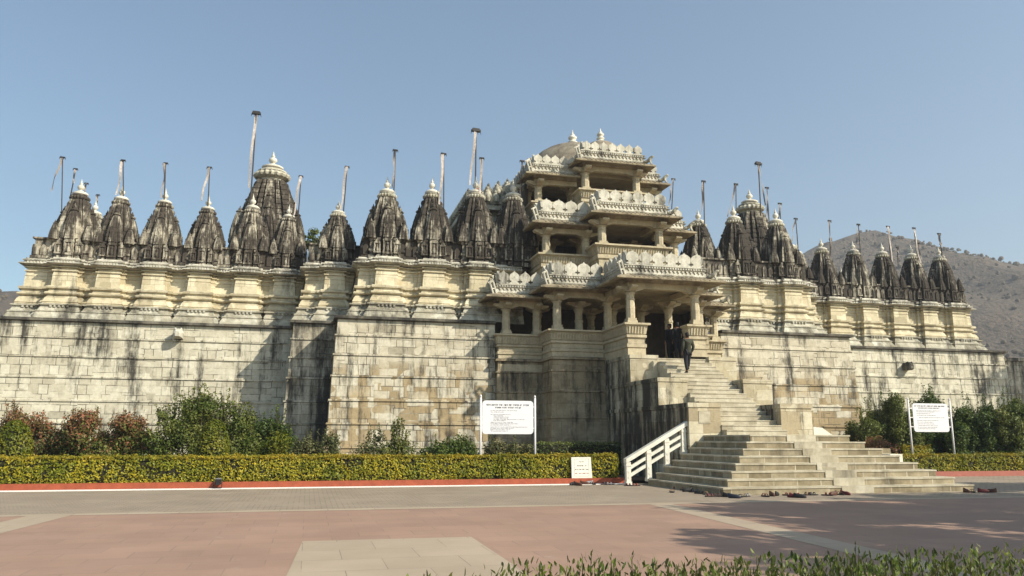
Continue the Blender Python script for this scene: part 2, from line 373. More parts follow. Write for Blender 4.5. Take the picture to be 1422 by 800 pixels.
# --- weathered attic of upright slabs between the spires
def attic(path, z, mat):
    q = MB(); q.sweep(path, [(.05, z), (.05, z+.12), (-.08, z+.16), (-.08, z+.95), (.02, z+.98), (.02, z+1.06), (-.3, z+1.08)])
    for i in range(len(path)-1):
        a, b = Vector(path[i]), Vector(path[i+1]); L = (b-a).length; dr = (b-a)/L; nn = Vector((dr.y, -dr.x)); k = int(L/.34)
        for j in range(k):
            c = a+dr*(L*(j+.5)/k); h = R.uniform(.52, .66)
            ol = [(-.12, 0), (.12, 0), (.13, h*.7), (.07, h*.9), (0, h), (-.07, h*.9), (-.13, h*.7)]
            q.plate(ol, (c.x+nn.x*.02, c.y+nn.y*.02, z+.16), (dr.x, dr.y, 0), (0, 0, 1), (nn.x*-.11, nn.y*-.11, 0))
    return q.build('attic_frieze', M[mat], temple)
AZ0 = TZ+3.108
attic([(-13.6, 57), (-13.6, YL-.1), (-.5, YL-.1)], AZ0, 'spire')
attic([(-.4, 40.75), (2.2, 40.75)], AZ0, 'spire_grey')
attic([(2.15, 40.5), (2.15, 38.75), (10.2, 38.75)], AZ0, 'spire_grey')
attic([(20.3, 38.75), (26.8, 38.75), (26.8, 40.5)], AZ0, 'spire_grey')
attic([(26.9, 40.75), (27.9, 40.75), (27.9, 41.75), (29.1, 41.75)], AZ0, 'spire_grey')
attic([(29.5, YL-.1), (41.6, YL-.1), (41.6, 57)], AZ0, 'spire_grey')

# --- the spires
Q = [(.20,1.0),(.20,.80),(.27,.76),(.27,.92),(.45,.92),(.45,.68),(.52,.62),(.52,.80),(.80,.80),(.80,.52),(.62,.52),(.68,.45),(.92,.45),(.92,.27),(.76,.27),(.80,.20),(1.0,.20)]
PLAN = []
for k in range(4):
    a = PI/2*k
    for x, y in reversed(Q): PLAN.append((x*math.cos(a)-y*math.sin(a), x*math.sin(a)+y*math.cos(a)))
PLAN.reverse()
def curve(t, top): return 1-(1-top)*(t**1.85)
def shikhara(mb, cx, cy, z0, r, h, bands=9, top=.40, lean=1.0):
    rings = []
    for k in range(bands):
        t0, t1 = k/bands, (k+.80)/bands
        for t, s in ((t0, .975), (t0+.05/bands, 1.0), ((t0+t1)/2, 1.006), (t1, .995), (t1+.03/bands, .965)):
            q = r*curve(t, top)*s; rings.append([(cx+x*q, cy+y*q, z0+h*t) for x, y in PLAN])
    q = r*top*.86; rings.append([(cx+x*q, cy+y*q, z0+h) for x, y in PLAN])
    mb.loft(rings)
def crown_disc(mb, cx, cy, z, r):       # ribbed disc with its neck
    mb.lathe(cx, cy, [(r*.72, z-.02), (r*.70, z+r*.12)], 16)
    mb.lathe(cx, cy, [(r*.78, z+r*.12), (r*1.0, z+r*.22), (r*1.06, z+r*.34), (r*1.0, z+r*.46), (r*.80, z+r*.54)], 40, rib=.09)
    mb.lathe(cx, cy, [(r*.86, z+r*.54), (r*.84, z+r*.62), (r*.55, z+r*.78), (r*.40, z+r*.86)], 16)
def kalash(mb, cx, cy, z, r):           # pot finial
    mb.lathe(cx, cy, [(.42,0),(.46,.10),(.22,.2),(.20,.28),(.40,.38),(.50,.58),(.46,.78),(.26,.95),(.15,1.02),(.24,1.10),(.22,1.18),(.10,1.3),(.11,1.42),(.05,1.62),(.01,1.8)] and
             [(a*r, z+b*r) for a, b in ((.42,0),(.46,.10),(.22,.2),(.20,.28),(.40,.38),(.50,.58),(.46,.78),(.26,.95),(.15,1.02),(.24,1.10),(.22,1.18),(.10,1.3),(.11,1.42),(.05,1.62),(.01,1.8))], 14)
def spirelet_mesh(r, h, name):
    mb = MB(); shikhara(mb, 0, 0, 0, r, h, 6, .36); crown_disc(mb, 0, 0, h, r*.40)
    mb.lathe(0, 0, [(r*.16, h+r*.32), (r*.2, h+r*.45), (r*.08, h+r*.6), (r*.02, h+r*.8)], 8)
    return mb
def niche(mb, cx, cy, w, z, h, nx, ny):     # a pedimented image panel facing (nx, ny)
    dr = Vector((-ny, nx)); n = Vector((nx, ny))
    def P(u, v, o): return (cx+dr.x*u+n.x*o, cy+dr.y*u+n.y*o, z+v)
    mb.obox(P(0, h*.34, 0), (dr.x*w*.44, dr.y*w*.44, 0), (n.x*.04, n.y*.04, 0), (0, 0, h*.33))
    for sgn in (-1, 1):
        mb.obox(P(sgn*w*.42, h*.34, .04), (dr.x*w*.09, dr.y*w*.09, 0), (n.x*.05, n.y*.05, 0), (0, 0, h*.31))
    mb.obox(P(0, .03, .06), (dr.x*w*.56, dr.y*w*.56, 0), (n.x*.07, n.y*.07, 0), (0, 0, h*.05))
    mb.plate([(-w*.56,0),(w*.56,0),(w*.5,h*.08),(w*.30,h*.13),(w*.26,h*.22),(w*.1,h*.26),(0,h*.42),(-w*.1,h*.26),(-w*.26,h*.22),(-w*.30,h*.13),(-w*.5,h*.08)], P(0, h*.64, -.04), (dr.x, dr.y, 0), (0, 0, 1), (n.x*.14, n.y*.14, 0))
    mb.ball(P(0, h*.26, .04), w*.22, w*.22, h*.20, 8, 6); mb.ball(P(0, h*.50, .05), w*.12, w*.12, h*.10, 8, 5)
def make_spire(mat):
    """unit spire: base half width about 1.05, body 2.6 high from z=0, finial top about 3.7"""
    me = MB()
    pl = [(x*1.02, y*1.02) for x, y in PLAN]
    def rg(s, z): return [(x*s, y*s, z) for x, y in pl]
    me.loft([rg(1.06,-.06), rg(1.06,.08), rg(.98,.12), rg(.96,.20), rg(1.04,.26), rg(1.04,.33), rg(.96,.38), rg(.95,.66), rg(1.02,.72), rg(1.02,.80), rg(.94,.84)])
    shikhara(me, 0, 0, .82, .87, 1.90, 7, .47)
    for nx, ny in ((0,-1), (1,0), (-1,0), (0,1)):
        niche(me, nx*1.0, ny*1.0, .40, .12, .84, nx, ny)
        niche(me, nx*.97, ny*.97, .30, .90, .50, nx, ny)
        for s in (-1, 1):      # little image panels round the base
            cx, cy = nx*.90-ny*s*.46, ny*.90+nx*s*.46
            niche(me, cx, cy, .30, .16, .62, nx, ny)
        me.ball((nx*.47, ny*.47, 2.50), .10, .10, .13, 8, 6)
    o = put('spire', me.mesh('spire', M[mat]), temple)
    big = spirelet_mesh(.46, 1.22, 's').mesh('spirelet', M[mat]); small = spirelet_mesh(.25, .66, 's').mesh('spirelet', M[mat])
    for nx, ny in ((0,-1), (1,0), (-1,0), (0,1)):
        c = bpy.data.objects.new('spirelet', big); COL.objects.link(c); c.parent = o; c.location = (nx*.63, ny*.63, .84)
    for sx in (-1, 1):
        for sy in (-1, 1):
            c = bpy.data.objects.new('spirelet', small); COL.objects.link(c); c.parent = o; c.location = (sx*.76, sy*.76, .78)
    c = bpy.data.objects.new('spirelet', small); COL.objects.link(c); c.parent = o; c.location = (0, -.90, .80)
    a = MB(); crown_disc(a, 0, 0, 2.62, .46); c = put('amalaka', a.mesh('amalaka', M['spire' if mat == 'spire' else 'plinth'])); c.parent = o
    a = MB(); a.lathe(0, 0, [(.36, 2.93), (.38, 2.99), (.30, 3.05), (.17, 3.10)], 16); kalash(a, 0, 0, 3.07, .33); c = put('finial', a.mesh('finial', M['white'], True)); c.parent = o
    return o
SP = {}
TI = temple.matrix_basis.inverted()
def spire(x, y, z, s=1.0, sh=1.0, mat='spire', rot=0):
    s *= .965; sh *= 1.145
    basis = TI @ (Matrix.Translation((x, y, z)) @ Matrix.Rotation(rot, 4, 'Z') @ Matrix.Diagonal((s, s, s*sh, 1)))
    if mat not in SP:
        SP[mat] = make_spire(mat); SP[mat].parent = temple; SP[mat].matrix_basis = basis; return SP[mat]
    return copy_part(SP[mat], temple, basis)
spz = AZ0+.02
for i, c in enumerate(LW):
    spire(c, YL+.62, spz, (1.06, .98, .98, .97, 1.0, .92)[i], (1.02, 1.07, 1.06, 1.01, 1.05, 1.02)[i])
spire(-12.0, 47.0, spz, 1.0, 1.05); spire(-12.2, 51.3, spz, .98, 1.05)
spire(1.0, 41.35, spz, .95, .92, 'spire_grey')
for i, c in enumerate(CW): spire(c, 39.5, spz, (1.10, 1.04, 1.10)[i], (1.0, 1.10, 1.09)[i], 'spire_grey')
spire(10.0, 39.6, spz, 1.14, 1.06, 'spire_grey')
spire(20.9, 39.9, spz, 1.0, 1.02, 'spire_grey')
for i, c in enumerate(DW): spire(c, 39.5, spz, (1.05, 1.05)[i], (1.04, 1.04)[i], 'spire_grey')
spire(28.1, 42.0, spz, .95, .92, 'spire_grey'); spire(29.9, 44.0, spz, .92, 1.0, 'spire_grey')
for c in EW: spire(c, YL+.7, spz, .98, 1.02, 'spire_grey')
for c in (32.6, 37.2): spire(c, 49.5, spz, .9, 1.0, 'spire_grey')

# --- two tall spires behind, each built up of clustered spirelets
def tall_spire(x, y, z, r, h, mat):
    mb = MB(); mb.box(-r*1.05, r*1.05, -r*1.05, r*1.05, -2, 0); shikhara(mb, 0, 0, 0, r, h, 16, .46)
    o = put('tall_spire', mb.mesh('tall_spire', M[mat]), None, (x, y, z)); link(o, temple)
    me = spirelet_mesh(r*.46, h*.52, 's').mesh('spirelet', M[mat]); me2 = spirelet_mesh(r*.27, h*.34, 's').mesh('spirelet', M[mat])
    for nx, ny in ((0,-1), (1,0), (-1,0), (0,1)):
        c = bpy.data.objects.new('spirelet', me); COL.objects.link(c); c.parent = o; c.location = (nx*r*.68, ny*r*.68, h*.08)
        c = bpy.data.objects.new('spirelet', me2); COL.objects.link(c); c.parent = o; c.location = (nx*r*.62, ny*r*.62, h*.42)
        for s in (-1, 1):
            c = bpy.data.objects.new('spirelet', me2); COL.objects.link(c); c.parent = o; c.location = (nx*r*.80+ny*s*r*.55, ny*r*.80+nx*s*r*.55, h*.22)
    a = MB(); crown_disc(a, 0, 0, h, r*.52); c = put('amalaka', a.mesh('amalaka', M['plinth'])); c.parent = o
    a = MB(); a.lathe(0, 0, [(r*.30, h+r*.42), (r*.32, h+r*.47), (r*.22, h+r*.52), (r*.12, h+r*.56)], 18); kalash(a, 0, 0, h+r*.54, r*.25); c = put('finial', a.mesh('finial', M['white'], True)); c.parent = o
    return o
p = at(380, 212, 47.0); tall_spire(p.x, 47.0, 11.2, 1.95, p.z-11.2-1.85, 'spire')
p = at(1040, 264, 46.0); tall_spire(p.x, 46.0, 11.2, 1.75, p.z-11.2-1.66, 'spire_grey')

# ------------------------------------------------------------------ the porch
def merlons(mb, a, b, z, h=.62, pitch=.60, t=.12):
    a, b = Vector(a), Vector(b); L = (b-a).length
    if L < .2: return
    dr = (b-a)/L; nn = Vector((dr.y, -dr.x)); k = max(1, round(L/pitch)); w_ = L/k; hw = w_/2
    hf = [(hw,0),(hw,.10*h),(hw-.03,.13*h),(hw-.03,.19*h),(hw-.12,.21*h),(hw-.12,.33*h),(hw-.03,.35*h),(hw-.03,.43*h),(hw-.012,.46*h),(hw-.008,.56*h),(hw-.012,.68*h),(hw-.04,.79*h),(hw-.10,.89*h),(hw-.17,.96*h),(.055,1.01*h),(.02,1.07*h),(0,1.14*h)]
    ol = hf+[(-x, y) for x, y in reversed(hf[:-1])]
    for j in range(k):
        c = a+dr*(w_*(j+.5)); mb.plate(ol, (c.x, c.y, z), (dr.x, dr.y, 0), (0, 0, 1), (-nn.x*t, -nn.y*t, 0))
def chajja(mb, path, ze, ov):
    mb.sweep(path, [(-.35, ze-.02), (-.10, ze-.05), (.0, ze+.10), (ov-.05, ze-.05), (ov, ze-.02), (ov, ze+.05), (ov*.55, ze+.17), (.12, ze+.25), (-.35, ze+.25)])
    for i in range(len(path)-1):       # rounded tile ends along the drip
        a, b = Vector(path[i]), Vector(path[i+1]); L = (b-a).length; dr = (b-a)/L; nn = Vector((dr.y, -dr.x)); k = int(L/.22)
        for j in range(k):
            c = a+dr*(L*(j+.5)/k); o1 = c+nn*(ov+.012); o2 = c+nn*.2
            mb.tube([(o1.x, o1.y, ze+.03), (o2.x, o2.y, ze+.235)], .035, 5)
def band(mb, path, z, h):
    mb.sweep(path, [(-.2, z), (.10, z), (.13, z+.05), (.10, z+.08), (.08, z+h*.55), (.14, z+h*.60), (.17, z+h*.66), (.08, z+h*.70), (.08, z+h*.88), (.13, z+h*.92), (.13, z+h), (-.2, z+h)])
    for i in range(len(path)-1):
        a, b = Vector(path[i]), Vector(path[i+1]); L = (b-a).length; dr = (b-a)/L; nn = Vector((dr.y, -dr.x)); k = max(1, int(L/.125))
        for j in range(k):
            c = a+dr*(L*(j+.5)/k)
            mb.obox((c.x+nn.x*.10, c.y+nn.y*.10, z+h*.79), (dr.x*.034, dr.y*.034, 0), (nn.x*.035, nn.y*.035, 0), (0, 0, h*.075))
        k = max(1, int(L/.19))
        for j in range(k):             # hanging lotus points of the frieze
            c = a+dr*(L*(j+.5)/k)
            mb.plate([(-.07, 0), (0, -.11), (.07, 0)], (c.x+nn.x*.135, c.y+nn.y*.135, z+h*.57), (dr.x, dr.y, 0), (0, 0, 1), (-nn.x*.06, -nn.y*.06, 0))
def bay(x0, x1, yf, ybl, ybr, ze, ov=.72, left=True, right=True, mh=.62, mp=.60):
    path = ([(x0, ybl)] if left else [])+[(x0, yf), (x1, yf)]+([(x1, ybr)] if right else [])
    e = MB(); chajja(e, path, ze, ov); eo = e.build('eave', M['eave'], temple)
    g = MB(); band(g, path, ze+.253, .46); bo = g.build('balustrade', M['carved'], temple)
    mm = MB(); P = [Vector(q_) for q_ in path]
    for i in range(len(P)-1): merlons(mm, P[i], P[i+1], ze+.715, mh, mp)
    mo = mm.build('merlon_row', M['carved'], bo)
    return eo
def column(x, y, z0, z1, r=.19, half=False):
    h = z1-z0; s = MB()
    for a, b, q in ((0, .07, 1.25), (.07, .14, 1.08)): s.box(x-r*q, x+r*q, y-r*q, y+r*q, z0+a*h, z0+b*h-.003)
    rings = []
    for t, q, n in ((.14,1.0,0),(.40,.98,0),(.42,1.02,1),(.66,.92,1),(.67,1.05,1),(.70,1.05,1),(.71,.88,1),(.80,.90,1)):
        rings.append([(x+r*q*1.06*math.cos(2*PI*(i+.5)/8), y+r*q*1.06*math.sin(2*PI*(i+.5)/8), z0+t*h) for i in range(8)])
    s.loft(rings)
    s.lathe(x, y, [(r*.9, z0+.80*h), (r*1.05, z0+.83*h), (r*1.35, z0+.87*h), (r*1.1, z0+.90*h)], 16)
    col = s.build('column', M['porch'], temple)
    b = MB(); zb = z0+.90*h; hh = h*.10
    b.box(x-r*1.15, x+r*1.15, y-r*1.15, y+r*1.15, zb, zb+hh*.4)
    for dx, dy in ((1,0),(-1,0),(0,1),(0,-1)):     # scrolled arms
        ol = [(0,0),(.30,.02),(.40,.10),(.52,.14),(.60,.24),(.60,.34),(0,.34)]
        b.plate([(u*r*5.4, v*r*3.4) for u, v in ol], (x-dy*r*.8, y+dx*r*.8, zb+hh*.1), (dx, dy, 0), (0, 0, 1), (dy*r*1.6, -dx*r*1.6, 0))
    b.build('bracket_capital', M['porch'], col)
    return col
def seat_back(path, z0, z1, flare=.24, mat='porch'):     # moulded parapet with a ribbed outward leaning back
    h = z1-z0; p = MB(); zt = z1-.50
    p.sweep(path, [(.0, z0), (.0, zt-h*.42), (.05, zt-h*.40), (.05, zt-h*.30), (-.02, zt-h*.27), (-.02, zt-h*.12), (.06, zt-h*.09), (.06, zt-.02), (0, zt), (.03, zt+.03), (flare*.45, z1-.16), (flare*.7, z1-.10), (flare+.02, z1-.08), (flare+.02, z1), (-.22, z1), (-.22, z0)])
    for i in range(len(path)-1):
        a, b = Vector(path[i]), Vector(path[i+1]); L = (b-a).length; dr = (b-a)/L; nn = Vector((dr.y, -dr.x)); k = max(1, int(L/.13))
        for j in range(k):
            c = a+dr*(L*(j+.5)/k); u = Vector((nn.x*flare*.42, nn.y*flare*.42, .33)).normalized()
            q0 = Vector((c.x+nn.x*(.03+flare*.22), c.y+nn.y*(.03+flare*.22), (zt+.03+z1-.16)/2))
            p.obox(q0, (dr.x*.036, dr.y*.036, 0), (nn.x*.03, nn.y*.03, 0), u*.155)
    return p.build('parapet', M[mat], temple)

XL, XR = 13.36, 17.15
# storey 1
bay(XL, XR, 32.4, 35.25, 35.25, 8.50)
bay(10.75, XL-.02, 35.2, 36.85, 35.2, 8.46, right=False)
bay(8.55, 10.73, 36.8, 38.4, 36.8, 8.20, right=False)
bay(XR+.02, 18.75, 35.2, 35.2, 36.6, 8.46, left=False, ov=.62)
bay(18.77, 20.1, 36.6, 36.6, 38.4, 8.22, left=False, ov=.62)
# storey 2
bay(XL, 16.95, 35.7, 37.1, 37.1, 12.38, ov=.62)
bay(10.75, XL-.02, 37.0, 38.3, 37.0, 12.06, right=False, ov=.58)
bay(16.97, 18.45, 37.0, 37.0, 38.3, 12.06, left=False, ov=.55)
# storey 3
bay(XL, 16.75, 38.0, 38.95, 38.95, 15.86, ov=.55, mh=.52, mp=.47)
bay(10.95, XL-.02, 38.9, 40.3, 38.9, 15.22, right=False, ov=.58, mh=.52, mp=.47)
bay(16.77, 18.0, 38.9, 38.9, 40.3, 15.22, left=False, ov=.55, mh=.52, mp=.47)
# floors and roof slabs
for nm, bl in (('porch_slab', [(XL+.05,XR-.05,32.5,35.25,8.52,8.70),(10.8,18.7,35.25,36.85,8.50,8.68),(8.6,20.25,36.85,45,8.46,8.66)]),
               ('porch_slab', [(XL+.05,16.9,35.8,37.1,12.40,12.6),(10.8,18.4,37.1,45,12.36,12.56)]),
               ('porch_slab', [(XL+.05,16.7,38.1,39,15.88,16.1),(11.0,17.95,39,45,15.5,15.9)]),
               ('porch_floor', [(14.72,17.0,32.62,35.3,4.6,5.08),(10.9,18.7,35.3,36.9,4.6,5.08),(8.7,20.2,36.9,45,4.6,5.08)])):
    q = MB()
    for b in bl: q.box(*b)
    q.build(nm, M['porch'], temple)
# beams over the columns
for x0, x1, y0, y1, z in ((XL+.1,XR-.1,32.5,32.8,8.44),(XL+.1,XL+.4,32.8,35.3,8.44),(XR-.4,XR-.1,32.8,35.3,8.44),(10.9,13.4,35.35,35.65,8.42),(17.2,18.65,35.35,35.65,8.42),(8.7,10.8,36.95,37.25,8.16),(18.8,20.2,36.75,37.05,8.16),
                          (10.9,11.2,35.65,37.2,8.42),(XL+.1,16.9,35.85,36.15,12.33),(10.9,13.4,37.15,37.45,12.0),(16.9,18.4,37.15,37.45,12.0),(XL+.1,XL+.4,36.15,38,12.33),(16.5,16.8,36.15,38,12.33),
                          (XL+.1,16.65,38.2,38.5,15.82),(11.05,13.4,39.1,39.4,15.17),(16.7,17.9,39.1,39.4,15.17),(XL+.1,XL+.4,38.5,41,15.82),(16.35,16.65,38.5,41,15.82)):
    q = MB(); q.box(x0, x1, y0, y1, z-.26, z); q.build('lintel', M['porch'], temple)
# columns
for x, y, z0, z1 in ((13.62,32.65,6.62,8.18),(16.76,32.65,6.66,8.18),(13.62,35.45,6.62,8.18),(16.76,35.45,5.08,8.18),(11.10,35.5,6.62,8.16),(9.02,37.1,6.55,7.90),(10.55,37.1,6.55,7.90),(18.42,35.5,6.62,8.16),(19.95,36.9,6.55,7.90),
                     (13.9,38.6,5.08,8.2),(16.5,38.6,5.08,8.2),(11.1,38.8,5.08,8.2),(12.55,36.6,5.08,8.2),(15.9,36.8,5.08,8.2),(14.4,36.8,5.08,8.2),
                     (13.62,36.02,11.0,12.07),(16.66,36.02,11.0,12.07),(11.12,37.3,10.66,11.74),(13.2,37.3,10.66,11.74),(18.1,37.3,10.66,11.74),(13.7,39.6,9.6,12.1),(16.6,39.6,9.6,12.1),(11.2,39.6,9.6,12.1),(12.3,40.3,9.6,12.1),
                     (13.62,38.35,14.5,15.56),(16.5,38.35,14.5,15.56),(11.28,39.25,13.9,14.91),(17.7,39.25,13.9,14.91),(13.7,41.2,12.7,15.5),(16.6,41.2,12.7,15.5),(11.3,41.4,12.7,15.4)):
    column(x, y, z0, z1, .19 if z0 < 9 else .20)
# parapets of the three storeys
seat_back([(XL, 35.35), (XL, 32.42), (14.18, 32.42), (14.18, 32.95)], 5.2, 6.60, .18)
seat_back([(16.32, 32.95), (16.32, 32.42), (XR, 32.42), (XR, 35.35)], 5.2, 6.62, .18)
seat_back([(10.80, 36.95), (10.80, 35.32), (XL-.03, 35.32)], 5.35, 6.60)
seat_back([(8.62, 38.2), (8.62, 36.95), (10.78, 36.95)], 5.35, 6.53, .16)
seat_back([(XR+.03, 35.32), (18.72, 35.32), (18.72, 36.8)], 5.0, 6.60)
seat_back([(18.74, 36.75), (20.25, 36.75), (20.25, 38.2)], 5.0, 6.53)
seat_back([(XL, 37.3), (XL, 35.85), (16.95, 35.85), (16.95, 37.3)], 8.72, 10.98)
seat_back([(10.85, 39.6), (10.85, 37.12), (XL-.02, 37.12)], 8.72, 10.64)
seat_back([(16.97, 37.12), (18.4, 37.12), (18.4, 39.6)], 8.72, 10.64)
seat_back([(XL, 39.2), (XL, 38.15), (16.75, 38.15), (16.75, 39.2)], 12.62, 14.48)
seat_back([(11.05, 43), (11.05, 39.08), (XL-.02, 39.08)], 12.62, 13.88)
seat_back([(16.77, 39.08), (17.95, 39.08), (17.95, 43)], 12.62, 13.88)
# dark rooms behind the columns
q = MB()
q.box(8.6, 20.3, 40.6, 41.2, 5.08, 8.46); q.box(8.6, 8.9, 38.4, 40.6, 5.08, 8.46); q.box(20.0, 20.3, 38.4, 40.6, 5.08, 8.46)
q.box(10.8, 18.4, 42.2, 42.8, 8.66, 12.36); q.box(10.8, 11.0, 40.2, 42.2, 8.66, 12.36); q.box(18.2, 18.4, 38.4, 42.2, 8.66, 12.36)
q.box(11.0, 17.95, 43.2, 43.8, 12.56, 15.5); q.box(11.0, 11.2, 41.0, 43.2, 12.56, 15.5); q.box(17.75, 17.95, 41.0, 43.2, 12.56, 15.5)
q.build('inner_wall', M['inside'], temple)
# plain ashlar bases under the two wings of the porch
def base_block(path, ztop):
    zs = [0, 1.4, 2.6, 3.8, 4.75, ztop-.14]
    q = MB(); pr = wall_prof(zs, 0, .03, .7); q.sweep(path, pr)
    q.sweep(path, [(-.3, ztop-.138), (.10, ztop-.12), (.10, ztop-.03), (.05, ztop), (-.3, ztop)])
    return q.build('porch_base', M['porch_base'], temple)
base_block([(8.58, 38.2), (8.58, 36.9), (10.8, 36.9)], 5.34)
base_block([(10.78, 37.0), (10.78, 35.25), (XL+.2, 35.25)], 5.34)
base_block([(XR-.2, 35.25), (18.75, 35.25), (18.75, 36.7)], 5.0)
base_block([(18.7, 36.7), (20.3, 36.7), (20.3, 38.2)], 5.0)

# domes
def dome(x, y, z, r, h, fz):
    q = MB(); pr = [(r*1.05, z-.5), (r*1.05, z-.06), (r*1.1, z-.04), (r*1.1, z+.04), (r, z+.06)]
    pr += [(r*math.cos(t), z+.06+h*math.sin(t)) for t in [PI/2*i/10 for i in range(1, 10)]]
    pr += [(r*.13, z+.07+h)]
    q.lathe(x, y, pr, 32); o = q.build('dome', M['dome'], temple, True)
    f = MB(); k = fz; zz = z+h+.02
    f.lathe(x, y, [(a*k, zz+b*k) for a, b in ((.62,0),(.62,.1),(.42,.2),(.34,.3),(.52,.42),(.55,.55),(.34,.68),(.26,.76),(.46,.90),(.50,1.08),(.36,1.24),(.2,1.34),(.26,1.42),(.1,1.55),(.08,1.75),(.02,2.0))], 16)
    f.build('finial', M['white'], o, True)
    return o
dome(15.22, 40.2, 16.55, 1.35, 1.45, .42)
dome(15.15, 44.9, 17.2, 3.0, 2.25, .55)
q = MB(); q.box(11.6, 17.8, 42.0, 48, 15.9, 16.8); q.build('upper_hall', M['porch'], temple)
q = MB()
for a, b in (((11.6,42),(17.8,42)), ((11.6,48),(11.6,42)), ((17.8,42),(17.8,48))): merlons(q, a, b, 16.8, .6)
q.build('merlon_row', M['carved'], temple)
# ribbed pyramid roof of the hall behind, set with rows of little bells
q = MB(); cx, cy = 14.6, 49.5
q.box(cx-5.6, cx+5.6, cy-3.9, cy+3.9, 10.6, 15.6); q.box(cx-6.1, cx+6.1, cy-4.4, cy+4.4, 15.1, 15.35)
for k in range(8):
    hx, hy, z = 5.9-k*.72, 4.0-k*.45, 15.6+k*.36
    q.box(cx-hx, cx+hx, cy-hy, cy+hy, z, z+.35)
    n = max(4, int(hx*2/.55))
    for j in range(n+1):
        q.lathe(cx-hx+2*hx*j/n, cy-hy, [(.22, z+.1), (.26, z+.3), (.2, z+.5), (.08, z+.66), (.1, z+.72), (.01, z+.86)], 8)
    n = max(3, int(hy*2/.55))
    for j in range(n+1):
        for sx in (-1, 1): q.lathe(cx+sx*hx, cy-hy+2*hy*j/n, [(.22, z+.1), (.26, z+.3), (.2, z+.5), (.08, z+.66), (.1, z+.72), (.01, z+.86)], 8)
q.build('pyramid_roof', M['plinth'], temple)

# rampant lions at the corners of the balustrades
def skin_mesh(name, pts, edges, mat, sub=2):
    me = bpy.data.meshes.new(name); me.from_pydata([p[0] for p in pts], edges, []); o = bpy.data.objects.new(name, me); COL.objects.link(o)
    sk = o.modifiers.new('s', 'SKIN'); ss = o.modifiers.new('u', 'SUBSURF'); ss.levels = ss.render_levels = sub
    for i, p in enumerate(pts):
        r = p[1]; me.skin_vertices[0].data[i].radius = r if isinstance(r, tuple) else (r, r)
    me.skin_vertices[0].data[0].use_root = True
    bpy.context.view_layer.update(); dg = bpy.context.evaluated_depsgraph_get()
    out = bpy.data.meshes.new_from_object(o.evaluated_get(dg)); bpy.data.objects.remove(o); bpy.data.meshes.remove(me)
    out.name = name; out.materials.clear()
    for mt in (mat if isinstance(mat, (list, tuple)) else [mat]): out.materials.append(mt)
    out.polygons.foreach_set('use_smooth', [True]*len(out.polygons)); return out
lp = [((0,0,.30),.13),((.22,0,.40),.15),((.36,0,.56),.12),((.46,0,.64),.12),((.60,0,.62),.06),((.34,.10,.22),.055),((.42,.10,.02),.05),((.34,-.10,.22),.055),((.42,-.10,.02),.05),
      ((-.12,.11,.20),.09),((.02,.12,.02),.05),((-.12,-.11,.20),.09),((.02,-.12,.02),.05),((-.20,0,.38),.04),((-.26,0,.62),.035),((-.14,0,.72),.03)]
le = [(0,1),(1,2),(2,3),(3,4),(1,5),(5,6),(1,7),(7,8),(0,9),(9,10),(0,11),(11,12),(0,13),(13,14),(14,15)]
lion_me = skin_mesh('lion_statue', lp, le, M['plinth'], 1)
def lion(x, y, z, ang, s=1.0):
    o = bpy.data.objects.new('lion_statue', lion_me); COL.objects.link(o); o.parent = temple
    o.matrix_basis = TI @ (Matrix.Translation((x, y, z)) @ Matrix.Rotation(ang, 4, 'Z') @ Matrix.Diagonal((s, s, s, 1)))
q = MB()
A_, B_, C_, D_ = (-.04,.02), (.16,.0), (.40,.56), (.20,.66)
for (p0, p1, r0, r1) in ((A_,D_,.055,.05),(B_,C_,.05,.055),(D_,C_,.05,.06),(A_,B_,.06,.06),((.06,.30),(.27,.26),.035,.035),(D_,(.30,.74),.05,.03),(C_,(.50,.52),.05,.025)):
    q.tube([(p0[0], 0, p0[1]), ((p0[0]+p1[0])/2, 0, (p0[1]+p1[1])/2+.01), (p1[0], 0, p1[1])], [r0, (r0+r1)/2*.9, r1], 6)
bracket_me = q.mesh('corner_bracket', M['carved'])
for x, y, z in ((XL-.12, 32.28, 8.66), (10.63, 35.08, 8.62), (8.43, 36.68, 8.36), (XL-.12, 35.58, 12.54), (10.63, 36.88, 12.22), (XL-.12, 37.88, 16.02), (10.83, 38.78, 15.38)):
    o = bpy.data.objects.new('corner_bracket', bracket_me); COL.objects.link(o); o.parent = temple
    o.matrix_basis = TI @ (Matrix.Translation((x, y, z)) @ Matrix.Rotation(math.radians(205), 4, 'Z'))
for x, y, z in ((XR+.2, 32.2, 8.62), (18.95, 35.0, 8.58), (20.3, 36.4, 8.34), (17.1, 35.5, 12.5), (18.6, 36.8, 12.18), (16.9, 37.8, 15.98), (18.15, 38.7, 15.34)):
    lion(x, y, z-.02, math.radians(-45), .72)
# carved water spouts on the long walls
for x, z in ((-6.35, 6.55), (35.4, 5.95)):
    q = MB(); y0 = YA-.05
    q.loft([[(x+a*s, y, z+b*s+dz) for a, b in ((-.17,-.17),(.17,-.17),(.20,.05),(.12,.22),(-.12,.22),(-.20,.05))] for y, s, dz in ((y0+.3, 1.2, 0), (y0-.15, 1.1, 0), (y0-.35, 1.25, .03), (y0-.55, .95, .02), (y0-.62, .55, -.02))])
    for sx in (-1, 1): q.ball((x+sx*.13, y0-.42, z+.24), .07, .07, .09, 8, 5)
    q.build('water_spout', M['carved' if x < 0 else 'coping'], temple)

